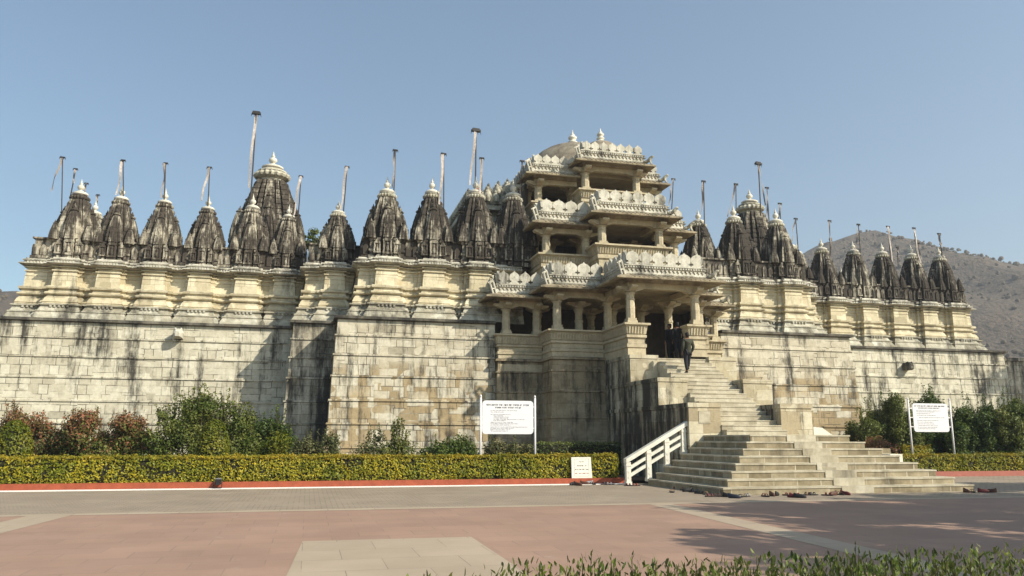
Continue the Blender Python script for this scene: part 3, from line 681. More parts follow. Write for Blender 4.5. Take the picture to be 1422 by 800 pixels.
# ================================================================== STAIRCASE
st = empty('staircase', (15.9, 21.5, 0), 'broad worn stone staircase rising between stepped side walls to the temple porch', 'staircase')
RH = .2175
for k in range(8):
    q = MB(); x0, x1, y0 = 11.70+.318*k, 20.36-.40*k, 21.5+.31*k
    if k == 7: x1 = 17.62
    yb = 26.84; z0, z1 = k*RH, (k+1)*RH
    q.box(x0, x1, y0, yb, z0+.001, z1-.05); q.box(x0-.022, x1+.022, y0-.022, yb, z1-.049, z1, 1)
    q.build('step', [M['stair'], M['stairwhite']], st)
q = MB()
for k in range(8):
    y0 = 21.5+.31*k; z0, z1 = k*RH, (k+1)*RH; a, b = 15.62-.05*k, 16.72-.06*k
    q.box(a+R.uniform(-.03,.03), b+R.uniform(-.03,.03), y0-.03, y0+.33, z0+.004, z1+.004)
q.build('worn_strip', M['stairwhite'], st)
q = MB(); q.box(14.6, 17.15, 26.86, 35.2, 0, 1.735)
NU = 18; tr, rs = (32.62-26.45)/NU, (5.08-1.74)/NU
for k in range(NU):
    y0 = 26.45+tr*k; q.box(14.64, 17.11, y0+.02, 35.15, 1.741+rs*k, 1.74+rs*(k+1)-.04); q.box(14.64, 17.11, y0, 35.15, 1.74+rs*(k+1)-.039, 1.74+rs*(k+1))
q.build('upper_flight', M['stairwhite'], st)
for x0, x1 in ((13.36, 14.63), (17.12, 18.43)):
    for (y0, z0, z1) in ((26.85, 0, 2.90), (29.42, 2.905, 4.0), (32.2, 4.005, 5.19)):
        q = MB(); yb = 35.2
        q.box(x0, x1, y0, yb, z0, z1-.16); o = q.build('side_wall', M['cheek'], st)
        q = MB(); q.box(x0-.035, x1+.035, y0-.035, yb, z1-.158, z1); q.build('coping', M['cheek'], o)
q = MB(); q.box(13.75, 14.2, 26.835, 26.86, 2.15, 2.6); q.build('inset_panel', M['stairwhite'], st)
q = MB(); q.plate([(0,0),(.82,0),(.68,.08),(.38,.27),(0,.30)], (18.50, 26.9, 1.76), (1,0,0), (0,0,1), (0,.5,0)); q.build('sloping_kerb', M['rail'], st)
q = MB(); q.box(18.0, 20.6, 25.4, 28.6, .0, 1.28); q.build('side_landing', M['stair'], st)
p = at(1237, 645, 24.9); q = MB(); q.box(p.x, p.x+.52, 24.9, 25.5, .3, p.z+.36); q.build('end_block', M['rail'], st)

# ------------------------------------------------------------------ railing
rl = empty('railing', (11.05, 27.1, 0), 'white stone railing sloping up beside the left edge of the steps', 'railing')
PX = [(11.05, 0), (11.84, .12), (12.55, .60), (13.22, 1.08)]
def topz(x): return .80+(x-11.05)*.552
for x, z in PX:
    q = MB(); t = topz(x)
    q.box(x-.085, x+.085, 27.01, 27.19, z, t-.01); q.box(x-.105, x+.105, 26.99, 27.21, z, z+.12); q.box(x-.10, x+.10, 26.995, 27.205, t-.15, t-.09)
    for zz in (z+.28, z+.48): q.plate([(-.05,0),(0,.06),(.05,0),(0,-.06)], (x, 27.012, zz), (1,0,0), (0,0,1), (0,-.012,0))
    q.build('post', M['rail'], rl)
for dz, h, wd, nm in ((.0, .16, .13, 'handrail'), (-.31, .12, .05, 'rail'), (-.57, .12, .05, 'rail')):
    a, b = (10.95, 13.36) if nm == 'handrail' else (11.05, 13.22)
    q = MB(); q.plate([(a, topz(a)+dz), (b, topz(b)+dz), (b, topz(b)+dz+h), (a, topz(a)+dz+h)], (0, 27.1-wd, 0), (1,0,0), (0,0,1), (0, 2*wd, 0))
    if nm == 'handrail': q.box(13.36, 13.55, 27.1-wd, 27.1+wd, topz(13.36), topz(13.36)+.16)
    q.build(nm, M['rail'], rl)

# ================================================================== GROUND
def ground_mat():
    mt, t, bs = new_mat('bare_ground'); pos = N(t, 'ShaderNodeNewGeometry').outputs['Position']
    t.links.new(mixc(t, nz(t, pos, .08, 6), (.17,.14,.09), (.10,.10,.05)), bs.inputs['Base Color']); bs.inputs['Roughness'].default_value = .95; return mt
def paving(name, c1, c2, bw, bh, mort, mc, var=.35, rough=.75, stains=.35):
    mt, t, bs = new_mat(name); pos = N(t, 'ShaderNodeNewGeometry').outputs['Position']
    bt = N(t, 'ShaderNodeTexBrick', {'Vector': pos, 'Scale': 1.0, 'Mortar Size': mort, 'Brick Width': bw, 'Row Height': bh, 'Color1': (0,0,0,1), 'Color2': (1,1,1,1), 'Mortar': (.5,.5,.5,1)})
    rnd = N(t, 'ShaderNodeSeparateColor', {0: bt.outputs[0]}).outputs[0]
    col = mixc(t, mth(t, 'MULTIPLY', rnd, var*2), c1, c2)
    col = mixc(t, ramp(t, nz(t, pos, .55, 5, .6), .3, .7), col, mixc(t, 1.0, col, (.84,.83,.82), 'MULTIPLY'))
    col = mixc(t, mth(t, 'MULTIPLY', ramp(t, nz(t, pos, .23, 6, .65), .52, .72), stains), col, tuple(q*.72 for q in c1))
    col = mixc(t, mth(t, 'MULTIPLY', ramp(t, nz(t, pos, 1.7, 6, .7), .60, .74), .5), col, (.42,.36,.29))
    col = mixc(t, mth(t, 'MULTIPLY', nz(t, pos, 30, 3), .35), col, tuple(q*.78 for q in c1))
    col = mixc(t, mth(t, 'MULTIPLY', bt.outputs[1], ramp(t, nz(t, pos, .8, 3), .3, .6)), col, mc)
    t.links.new(col, bs.inputs['Base Color']); bs.inputs['Roughness'].default_value = rough; bs.inputs['Specular IOR Level'].default_value = .3
    hh = mth(t, 'SUBTRACT', mth(t, 'MULTIPLY', nz(t, pos, 22, 4), .4), bt.outputs[1])
    bp = N(t, 'ShaderNodeBump', {'Height': hh, 'Strength': .25, 'Distance': .01}); t.links.new(bp.outputs[0], bs.inputs['Normal']); return mt
M['pink'] = paving('pink_sandstone', (.365,.235,.168), (.295,.19,.142), .92, .61, .008, (.22,.155,.118))
M['beige'] = paving('beige_sandstone', (.43,.345,.25), (.38,.30,.215), 1.05, .95, .006, (.20,.15,.12))
M['paver'] = paving('grey_pavers', (.345,.28,.205), (.275,.222,.16), .26, .13, .012, (.16,.125,.09), stains=.6)
def sheet(name, x0, x1, y0, y1, z, mt, kind='structure'):
    q = MB(); q.add([(x0,y0,z),(x1,y0,z),(x1,y1,z),(x0,y1,z)], [(0,1,2,3)]); return tag(q.build(name, mt, recalc=False), kind=kind)
sheet('ground', -2500, 2500, -300, 2800, -.02, ground_mat())
sheet('forecourt', -60, 75, -12, 19.18, 0, M['pink'])
sheet('paver_walk', -60, 75, 19.18, 28.02, 0, M['paver'])
def skewed(name, pts, mt, z=.004):
    q = MB(); q.add([(x, y, z) for x, y in pts], [tuple(range(len(pts)))]); return tag(q.build(name, mt, recalc=False), kind='structure')
skewed('beige_band', [(-60, 19.0), (75, 19.0), (75, 19.42), (-60, 19.42)], M['beige'])
skewed('beige_band', [(7.2, 6.0), (7.85, 6.0), (8.90, 18.996), (8.30, 18.996)], M['beige'])
skewed('beige_band', [(-6.4, 6.0), (-5.7, 6.0), (-4.72, 18.996), (-5.55, 18.996)], M['beige'])
skewed('beige_square', [(-.25, 8.6), (2.62, 8.6), (2.70, 13.48), (0.0, 13.52)], M['beige'])
# kerbs and beds
KY = 28.06
q = MB(); q.box(-60, 11.6, KY, KY+.16, 0, .20); tag(q.build('kerb', M['redpaint']), kind='structure')
q = MB(); q.box(-60, 11.3, KY-.52, KY-.004, .0, .012); tag(q.build('painted_line', M['whitepaint']), kind='structure')
q = MB(); q.box(22.0, 70, 30.3, 30.46, 0, .22); tag(q.build('kerb', M['redpale']), kind='structure')
sheet('paver_walk', 20.3, 75, 28.02, 30.31, 0.0, M['paver'])
sheet('planting_bed', -60, 13.3, KY+.16, 43, .10, M['soil'])
sheet('planting_bed', 20.7, 75, 30.46, 46, .10, M['soil'])

# ================================================================== PLANTS
def leaf(mb, p, n, s, asp=.55, twist=None):
    n = n.normalized(); a = n.cross(Vector((R.uniform(-1,1), R.uniform(-1,1), R.uniform(-1,1)))).normalized(); b = n.cross(a)
    a = a*s; b = b*(s*asp)
    mb.add([p-a, p+b*.9+n*s*.08, p+a, p-b*.9+n*s*.08], [(0,1,2,3)])
def rv(): return Vector((R.gauss(0,1), R.gauss(0,1), R.gauss(0,1)))
def hedge(name, x0, x1, y0, y1, z0, z1, label, dens=720, topdens=800, group=None, leafs=.044, round_ends=True, mat='hedge', top='hedgetop'):
    root = empty(name, ((x0+x1)/2, (y0+y1)/2, z0), label, 'hedge', group)
    c = MB(); n = max(2, int((x1-x0)/.4)); rings = []
    def wav(x, k): return mnoise.noise(Vector((x*1.1, k*7.3, x0)))*.07+mnoise.noise(Vector((x*4.7, k*4.3, 2)))*.05
    for i in range(n+1):
        x = x0+(x1-x0)*i/n; e = .10 if 0 < i < n else .22
        rings.append([(x, y0+e, z0), (x, y0+e*.8, z1-.2), (x, y0+.2+e, z1-e*.8), (x, y1-.2-e, z1-e*.8), (x, y1-e*.8, z1-.2), (x, y1-e, z0)])
    c.loft(rings); c.build('twigs', M['hedgecore'], root)
    L = x1-x0; side = MB(); tp = MB()
    for (cnt, face) in ((int(L*(z1-z0)*dens), 'f'), (int(L*(z1-z0)*dens*.25), 'b'), (int(L*(y1-y0)*topdens), 't'), (int((y1-y0)*(z1-z0)*dens), 'l'), (int((y1-y0)*(z1-z0)*dens), 'r')):
        for _ in range(cnt):
            x, y, z = R.uniform(x0, x1), R.uniform(y0, y1), R.uniform(z0+.05, z1); dpt = abs(R.gauss(0, .045))
            gap = mnoise.noise(Vector((x*2.3, z*2.7, x0*.3)))
            if face == 'f':
                if gap > .38 and R.random() < .7: continue
                t = max(0, (z-(z1-.16))/.16); y = y0+wav(x, z)+dpt+t*t*.12; nn = Vector((0,-1,.35+t))
            elif face == 'b': y = y1-dpt; nn = Vector((0,1,.3))
            elif face == 't': z = z1+wav(x, y)*1.3+mnoise.noise(Vector((x*.55, x0, 7)))*.05-abs(R.gauss(0,.03)); nn = Vector((0,-.3,1))
            elif face == 'l': x = x0+dpt+wav(y, z); nn = Vector((-1,0,.3))
            else: x = x1-dpt-wav(y, z); nn = Vector((1,0,.3))
            s = leafs*R.uniform(.65, 1.35)
            if R.random() < .06: z += R.uniform(0,.08); y -= R.uniform(0,.05)
            tgt = tp if (face == 't' or (face == 'f' and z > z1-.13 and R.random() < .6)) else side
            leaf(tgt, Vector((x, y, z)), nn+rv()*.55, s)
    side.build('side_leaves', M[mat], root, recalc=False); tp.build('top_leaves', M[top], root, recalc=False)
    return root
hedge('hedge', -18, 6.70, 28.22, 28.95, .08, 1.00, 'long trimmed yellow green hedge behind the red kerb left of the big sign', group='trimmed hedges along the kerb')
hedge('hedge', 6.76, 11.15, 28.22, 28.95, .08, 1.02, 'trimmed yellow green hedge behind the marble plaque, ending at the white railing', group='trimmed hedges along the kerb')
hedge('hedge', 25.3, 28.45, 30.55, 31.3, .12, .93, 'trimmed yellow green hedge between the steps and the right sign', group='trimmed hedges along the kerb')
hedge('hedge', 28.5, 38, 30.55, 31.3, .12, .93, 'trimmed yellow green hedge at the far right behind the faded red kerb', group='trimmed hedges along the kerb')
hedge('hedge', 9.3, 12.9, 32.2, 32.9, .1, 1.44, 'low dark hedge in the shade at the foot of the porch wall', dens=230, topdens=330, mat='deep', top='green')

def bush(label, px, ytop, ybot, pw, Y, mat, dens=1.0, depth=None, leafs=.055, ball=False, cat='bush', name='bush', group=None, spiky=0, zlow=.1, low=None):
    a, b = at(px-pw/2, (ytop+ybot)/2, Y), at(px+pw/2, (ytop+ybot)/2, Y); zt = at(px, ytop, Y).z
    cx, w_ = (a.x+b.x)/2, (b.x-a.x); h = zt-zlow; dp = depth or min(w_, 1.9)
    root = empty(name, (cx, Y, zlow), label, cat, group); f = MB(); f2 = MB(); stm = MB()
    if ball:
        n = int(3000*dens)
        for _ in range(n):
            v = rv().normalized(); r = 1-abs(R.gauss(0,.06)); p = Vector((cx+v.x*w_/2*r, Y+v.y*w_/2*r, zlow+h/2+v.z*h/2*r))
            leaf(f, p, v+rv()*.5, leafs*R.uniform(.6,1.3))
        stm.ball((cx, Y, zlow+h/2), w_*.40, w_*.40, h*.42, 12, 8); stm.build('twigs', M['hedgecore'], root)
        f.build('foliage', M[mat], root, recalc=False); return root
    blobs = []
    nb = max(6, int(w_*4.6))
    for i in range(nb):
        u = (i+.5)/nb*2-1+R.uniform(-.1,.1); hh = h*R.uniform(.55,1.0)*(1-.35*abs(u)**2.2)
        bx, by = cx+u*w_*.47, Y+R.uniform(-.5,.5)*dp*.6
        stm.tube([(bx*.6+cx*.4, by, zlow-.05), (bx*.85+cx*.15+R.uniform(-.1,.1), by, zlow+hh*.45), (bx, by, zlow+hh*.92)], [.03, .02, .006], 5)
        k = max(2, int(hh/.38))
        for j in range(k):
            z = zlow+hh*(j+.6)/k; r = R.uniform(.26,.46)*min(1, h/1.2)
            blobs.append((bx+R.uniform(-.2,.2), by+R.uniform(-.25,.25), min(z, zlow+hh-r*.6), r))
    for bx, by, bz, r in blobs:
        n = int(330*dens*(r/.3)**2)
        for _ in range(n):
            v = rv().normalized(); rr = r*R.uniform(.35,1.15)
            p = Vector((bx, by, bz))+Vector((v.x, v.y, v.z*.9))*rr
            if p.z < zlow: continue
            leaf(f2 if low and R.random() > (p.z-zlow)/h*1.5-.35 else f, p, v+Vector((0,0,.5))+rv()*.7, leafs*R.uniform(.6,1.4))
    for _ in range(int(spiky*w_*7)):        # loose shoots standing out of the top
        u = R.uniform(-1,1); bx = cx+u*w_*.45; by = Y+R.uniform(-.3,.3); z0 = zlow+h*R.uniform(.5,.75); z1 = zlow+h*R.uniform(.85,1.12)*(1-.25*u*u)
        q1 = Vector((bx+R.uniform(-.15,.15), by, z1)); stm.tube([(bx, by, z0), tuple(q1)], [.012,.004], 4)
        for j in range(int(26*(z1-z0)/.5)):
            t = R.random(); p = Vector((bx, by, z0)).lerp(q1, t)+rv()*.035; leaf(f, p, rv()+Vector((0,-.4,.5)), leafs*R.uniform(.6,1.2))
    stm.build('stem', M['bark'], root); f.build('foliage', M[mat], root, recalc=False)
    if low: f2.build('foliage', M[low], root, recalc=False)
    return root
G = 'shrubs along the temple wall'
bush('reddish flowering bush at the left edge of the photo, taller than the others', 15, 564, 632, 80, 34.5, 'red', low='dull', spiky=1.2, group=G)
bush('reddish flowering bush right behind the golden topiary ball', 72, 573, 632, 84, 34.3, 'red', low='dull', spiky=.8, group=G)
bush('reddish flowering bush with green lower leaves, third from the left edge', 122, 570, 632, 74, 34.0, 'red', low='green', spiky=.8, group=G)
bush('reddish flowering bush rightmost of the red ones, beside the big green bush', 172, 572, 632, 72, 33.8, 'red', low='green', spiky=.5, group=G)
bush('golden green topiary ball at the left edge of the photo', 20, 583, 636, 54, 31.5, 'topiary', ball=True, name='topiary_ball', cat='topiary')
bush('large loose green bush in front of the long wall', 285, 545, 632, 150, 33.5, 'green', spiky=2.4, group=G, dens=.7)
bush('round green topiary ball in front of the large loose bush', 297, 582, 634, 46, 30.8, 'topiary', ball=True, name='topiary_ball', cat='topiary')
bush('dark green bush in the shade of the wall corner', 372, 566, 632, 66, 35.5, 'deep', spiky=.7, group=G)
bush('small yellow green bush low in front of the dark corner bush', 380, 604, 634, 32, 31.5, 'topiary', group=G)
bush('dull green bush at the foot of the shaded wall recess', 440, 598, 634, 70, 34.0, 'dull', spiky=.8, group=G)
bush('thin leggy pale plant left of the twin in front of the bastion', 519, 590, 634, 32, 33.0, 'dull', spiky=1.8, dens=.35, group=G)
bush('tall thin leggy plant right in front of the lit bastion wall', 552, 586, 634, 36, 33.0, 'green', spiky=2.6, dens=.35, group=G)
bush('dark green bush left of the big white sign', 628, 603, 634, 74, 33.5, 'deep', spiky=.6, group=G)
bush('dark dull bush seen under the big white sign board', 704, 603, 634, 76, 33.0, 'dull', spiky=.3, group=G)
bush('large dark green bush between the steps and the right sign', 1228, 548, 632, 82, 35.0, 'green', spiky=1.0, group=G, dens=1.25)
bush('reddish low bush at the right end of the steps', 1222, 606, 634, 26, 33.0, 'red', group=G)
bush('dense deep green bush behind the right sign', 1292, 545, 632, 76, 36.5, 'deep', spiky=.8, group=G, dens=1.3)
bush('dense deep green bush right of the right sign', 1352, 550, 634, 84, 35.5, 'deep', spiky=.8, group=G, dens=1.3)
bush('dense green bush cut by the right edge of the photo', 1412, 546, 634, 76, 35.0, 'green', spiky=1.0, group=G, dens=1.3)
hedge('hedge', 26.7, 28.2, 32.0, 32.6, .12, 1.28, 'short clipped hedge block seen between the posts of the right sign')

# foreground hedge of long pointed shoots, close to the camera
root = empty('shoot_hedge', (2.2, 3.5, 0), 'row of dark pointed leafy shoots close to the camera along the bottom edge', 'hedge')
f = MB(); cr = MB(); cr.box(.62, 4.9, 3.22, 4.2, 0, .78); cr.build('twigs', M['hedgecore'], root)
def fg_top(x):    # height of the shoots along the row
    return 1.005+mnoise.noise(Vector((x*2.2, 0, 3)))*.03-(.05 if x < .9 else 0)-(.015 if x > 1.6 else 0)
for i in range(5200):
    x = R.uniform(.50, 4.9); y = R.uniform(3.1, 4.2); tz = fg_top(x)-(y-3.3)*.02+mnoise.noise(Vector((x*6, y*6, 1)))*.02; z = tz-.02-abs(R.gauss(0,.10))
    if z < .72: continue
    up = Vector((R.gauss(0,.5), R.gauss(0,.5), R.uniform(.5,1.8))).normalized(); s = Vector((R.gauss(0,1), R.gauss(0,1), R.gauss(0,.3))).cross(up).normalized()
    ln = R.uniform(.026,.052); wd = ln*R.uniform(.11,.19); p = Vector((x, y, z)); nn = s.cross(up)*ln*.16
    f.add([p, p+up*ln*.35+s*wd, p+up*ln*.75+s*wd*.8+nn, p+up*ln+nn*1.8, p+up*ln*.75-s*wd*.8+nn, p+up*ln*.35-s*wd], [(0,1,2,3,4,5)])
stm = MB()
for i in range(150):    # upright shoots
    x = R.uniform(.5, 3.05)if R.random() < .9 else R.uniform(3, 4.6); y = R.uniform(3.15, 3.6); tz = fg_top(x); hgt = R.choice((.02,.035,.06,.08,.12))*R.uniform(.6,1.2)
    b = Vector((x, y, tz-.14)); tp = Vector((x+R.uniform(-.02,.02), y, tz+hgt*.7)); stm.tube([tuple(b), tuple(tp)], [.003,.0015], 4)
    for j in range(9):
        t = j/8; p = b.lerp(tp, .45+.55*t); up = Vector((R.gauss(0,.30), R.gauss(0,.30), 1)).normalized(); s = up.cross(Vector((R.gauss(0,1), R.gauss(0,1), .1))).normalized()
        ln = R.uniform(.028,.048)*(1.1-.4*t); wd = ln*.15
        f.add([p, p+up*ln*.4+s*wd, p+up*ln, p+up*ln*.4-s*wd], [(0,1,2,3)])
stm.build('stem', M['bark'], root); f.build('foliage', M['blade'], root, recalc=False)

# trees: trunk, limbs and a crown of leaf clumps
def tree(label, x, y, h, r, zc, mat='deep', n=46, leafs=.16, per=120, group=None, flat=.7, seed=3):
    rr = random.Random(seed); root = empty('tree', (x, y, 0), label, 'tree', group); tk = MB(); lf = MB()
    tk.tube([(x, y, -.1), (x+.1, y, zc*.35), (x-.05, y+.1, zc*.75), (x, y, zc)], [r*.11, r*.085, r*.06, r*.03], 9)
    for i in range(n):
        v = Vector((rr.gauss(0,1), rr.gauss(0,1), rr.gauss(0,1))).normalized(); q = rr.uniform(.35, 1.0)
        c = Vector((x+v.x*r*q, y+v.y*r*q, zc+v.z*r*flat*q)); cr_ = r*rr.uniform(.13,.27)
        tk.tube([(x, y, zc*.7), tuple(Vector((x, y, zc*.8)).lerp(c, .55)+Vector((0,0,-.1))), tuple(c)], [r*.03, r*.018, r*.006], 5)
        for _ in range(per):
            u = rv().normalized(); p = c+Vector((u.x, u.y, u.z*.75))*cr_*R.uniform(.3,1.1); leaf(lf, p, u+Vector((0,0,.6))+rv()*.6, leafs*R.uniform(.6,1.3))
    tk.build('trunk', M['bark'], root); lf.build('crown', M[mat], root, recalc=False); return root
p = at(437, 330, 62); tree('small green treetop showing between two spires of the left wing', p.x, 62, 19, 1.7, p.z-.3, 'green', 26, .13, 90, seed=9)
# trees of the forecourt, right of the photograph, whose shade falls on the paving and on the far right wall
TG = 'shade trees of the forecourt beyond the right edge of the photograph'
TL = 'shade tree of the forecourt beyond the right edge, casting shade on the paving'
tree(TL, 19.5, 8.8, 11, 3.3, 7.4, 'deep', 85, .19, 130, TG, .55, 4)
tree(TL, 25.5, 10.5, 12, 3.6, 7.6, 'deep', 85, .19, 130, TG, .5, 5)
tree(TL, 16.2, 3.4, 11, 3.2, 7.2, 'deep', 85, .19, 130, TG, .5, 6)
tree(TL, 31.0, 15.6, 11, 3.4, 7.0, 'deep', 85, .19, 130, TG, .5, 7)
tree('tall slim tree beside the right end of the temple, shading the low end wall', 50.8, 35.2, 13, 2.6, 12.2, 'deep', 46, .17, 120, None, .95, 8)

# low wall going on from the right end of the terrace
q = MB(); q.sweep([(43.1, 41.95), (75, 41.95)], [(.05,0),(.03,2.2),(.06,2.22),(.06,2.3),(.0,2.32),(-.02,4.4),(.03,4.42),(.03,4.5),(-.02,4.52),(-.03,6.55),(.06,6.58),(.06,6.78),(-.5,6.78),(-.5,0)])
tag(q.build('compound_wall', M['recess']), 'dark weathered stone wall continuing past the right end of the terrace', 'wall')

# ================================================================== HILLS AND SKY DISTANCE
def hill_mat():
    mt, t, bs = new_mat('dry_hillside'); pos = N(t, 'ShaderNodeNewGeometry').outputs['Position']
    v = nz(t, pos, .055, 8, .72); sp = nz(t, pos, .35, 4, .7)
    col = mixc(t, ramp(t, v, .35, .65), (.19,.14,.095), (.12,.092,.063))
    col = mixc(t, mth(t, 'MULTIPLY', ramp(t, sp, .50, .64), .7), col, (.07,.06,.038))
    t.links.new(col, bs.inputs['Base Color']); bs.inputs['Roughness'].default_value = 1
    bp = N(t, 'ShaderNodeBump', {'Height': sp, 'Strength': 1.0, 'Distance': 4.0}); t.links.new(bp.outputs[0], bs.inputs['Normal']); return mt
M['hill'] = hill_mat()
M['scrub'] = plain('dry_scrub', (.135,.108,.072), 1, var=.35, scale=.08)
def hill(xs, y_ridge, y_foot, name, step=7, scrub=8000):
    X0, X1 = xs[0][0], xs[-1][0]; nx = int((X1-X0)/step); ny = 40; vs_, fs = [], []
    for j in range(ny+1):
        for i in range(nx+1):
            x = X0+(X1-X0)*i/nx; t = j/ny; y = y_foot+(y_ridge-y_foot)*t*1.35
            for k in range(len(xs)-1):
                if xs[k][0] <= x <= xs[k+1][0]: u = (x-xs[k][0])/(xs[k+1][0]-xs[k][0]); u = u*u*(3-2*u)*.5+u*.5; rz = xs[k][1]+(xs[k+1][1]-xs[k][1])*u; break
            s = min(1, t*1.35); prof = s**1.15 if t*1.35 <= 1 else 1-(t*1.35-1)*1.5
            n = mnoise.fractal(Vector((x*.016, y*.016, 1.7)), 1.0, 2.0, 6)
            gl = mnoise.noise(Vector((x*.028, y*.006, 5)))
            vs_.append((x, y, max(-3, rz*prof+(n*9+gl*8)*min(1, s*1.6)*(1-.75*max(0, s-.75)/.25 if t*1.35 <= 1 else .3)+mnoise.noise(Vector((x*.11, y*.11, 0)))*1.3)))
    for j in range(ny):
        for i in range(nx): a = j*(nx+1)+i; fs.append((a, a+1, a+nx+2, a+nx+1))
    q = MB(); q.add(vs_, fs); o = q.build(name, M['hill'], smooth=True)
    sb = MB()
    for k in range(scrub):
        j = int(ny*(.30+.47*R.random())); i = R.randrange(nx); p = Vector(vs_[j*(nx+1)+i])+Vector((R.uniform(-4,4), R.uniform(-4,4), 0))
        if mnoise.noise(Vector((p.x*.02, p.y*.02, 4))) < R.uniform(-.25,.3): continue
        r_ = R.uniform(.5, 1.3)*(1.5 if R.random() < .06 else 1); sb.ball((p.x, p.y, p.z+r_*.4), r_, r_, r_*R.uniform(.7,1.1), 6, 4, jit=.35)
    tag(sb.build('hill_scrub', M['scrub'], recalc=False), 'dry grey green scrub scattered over the hillside', 'scrub', kind='stuff')
    return tag(o, kind='structure')
def hz(x, y, Y): p = at(x, y, Y); return (p.x, p.z)
HR = [(120, 10), hz(1040, 410, 420), hz(1100, 356, 420), hz(1140, 334, 420), hz(1180, 322, 420), hz(1210, 318, 420), hz(1240, 325, 420), hz(1290, 340, 420), hz(1340, 354, 420), hz(1385, 361, 420), hz(1425, 362, 420), (620, 112), (800, 60), (900, 5)]
hill(HR, 420, 110, 'hills')
HL = [(-420, 8), (-300, 50), hz(-120, 395, 430), hz(-20, 409, 430), hz(28, 403, 430), hz(90, 425, 430), (-40, 5)]
hill(HL, 430, 180, 'hills', scrub=2500)

# ================================================================== SIGNS
def rrect(w_, h_, r, n=6):
    o = []
    for cx, cy, a0 in ((w_/2-r, -h_/2+r, -90), (w_/2-r, h_/2-r, 0), (-w_/2+r, h_/2-r, 90), (-w_/2+r, -h_/2+r, 180)):
        for i in range(n+1):
            a = math.radians(a0+90*i/n); o.append((cx+r*math.cos(a), cy+r*math.sin(a)))
    return o
def words(mb, rr, x0, x1, z, h, Y, head=False):
    """one line of small lettering: words of strokes hung from a head line, too small to be read"""
    x = x0
    while x < x1-.004:
        wl = min(rr.uniform(.05, .15)*(1.6 if head else 1), x1-x)
        if head: mb.box(x, x+wl, Y-.004, Y, z+h*.42, z+h*.5)
        g = x
        while g < x+wl-h*.2:
            k = rr.random()
            mb.box(g, g+h*.13, Y-.004, Y-.0005, z-h*.5*(.6+.4*k), z+h*(.40 if head else rr.choice((.2,.45))))
            if k > .35: mb.box(g+h*.14, g+h*.42, Y-.004, Y-.0005, z+h*rr.uniform(-.3,.05), z+h*rr.uniform(.08,.25))
            g += h*rr.uniform(.45,.65)
        x += wl+h*.6
def sign(label, xa, xb, Y, zb, zt, bx0, bx1, bz0, bz1, heads, lines, seed, lean=(0,0)):
    rr = random.Random(seed); root = empty('sign', ((xa+xb)/2, Y, .1), label, 'sign')
    for x in (xa, xb):
        q = MB(); q.tube([(x, Y, zb), (x, Y, zt-.12)], .042, 12); q.tube([(x, Y, zt-.12), (x, Y, zt-.08), (x, Y, zt-.04), (x, Y, zt)], [.03, .045, .03, .004], 12)
        p = q.build('post', M['signpost'], root, True)
    cx, cz = (bx0+bx1)/2, (bz0+bz1)/2; q = MB(); q.plate(rrect(bx1-bx0, bz1-bz0, .13), (cx, Y-.02, cz), (1,0,0), (0,0,1), (0,.035,0))
    b = q.build('board', M['signwhite'], root)
    q = MB()
    for t in (.18, .5, .82):
        z = bz0+(bz1-bz0)*t
        q.box(xa+.03, bx0+.02, Y-.012, Y+.012, z-.022, z+.022); q.box(bx1-.02, xb-.03, Y-.012, Y+.012, z-.022, z+.022)
    q.build('bracket', M['signpost'], root)
    W_, H_ = bx1-bx0, bz1-bz0; q = MB(); q2 = MB(); yf = Y-.0206
    for (u0, u1, v, h) in heads: words(q, rr, bx0+W_*u0, bx0+W_*u1, bz1-H_*v, h*H_, yf, True)
    for (u0, u1, v) in lines: words(q2, rr, bx0+W_*u0, bx0+W_*u1, bz1-H_*v, .026*H_, yf)
    q.build('heading', M['ink'], b); q2.build('lettering', M['inkpale'], b)
ls = [(.16,.68,.30),(.16,.42,.345),(.16,.56,.42),(.22,.40,.455),(.22,.52,.49),(.22,.50,.525),(.22,.84,.565),(.22,.46,.60),(.16,.60,.65),(.16,.70,.69),(.16,.56,.73),(.16,.88,.79),(.16,.62,.83),(.16,.56,.87),(.16,.50,.91)]
Ys = 29.35
a, b, c_, d_, e_, f_ = at(667, 632, Ys), at(743, 633, Ys), at(669.8, 556, Ys), at(740.5, 603, Ys), at(667, 547.5, Ys), at(743, 549, Ys)
sign('white rounded notice board on two white posts behind the long hedge, left of the steps', a.x, b.x, Ys, .1, e_.z, c_.x, d_.x, d_.z, c_.z, [(.08,.92,.135,.055), (.25,.76,.215,.048)], ls, 5)
Ys = 31.6
a, b, c_, d_, e_ = at(1264.5, 600, Ys), at(1322.5, 600, Ys), at(1266.2, 560, Ys), at(1318.5, 600, Ys), at(1262, 552, Ys)
sign('white rounded notice board on two white posts behind the right hedge, among deep green bushes', a.x, b.x, Ys, .1, e_.z, c_.x, d_.x, d_.z, c_.z, [(.06,.92,.10,.05), (.16,.76,.17,.035)],
     [(.10,.80,.26),(.10,.62,.30),(.10,.50,.36),(.10,.66,.42),(.16,.90,.50),(.10,.72,.60),(.10,.56,.66),(.10,.60,.72),(.10,.70,.78),(.10,.66,.84),(.10,.6,.89)], 8)
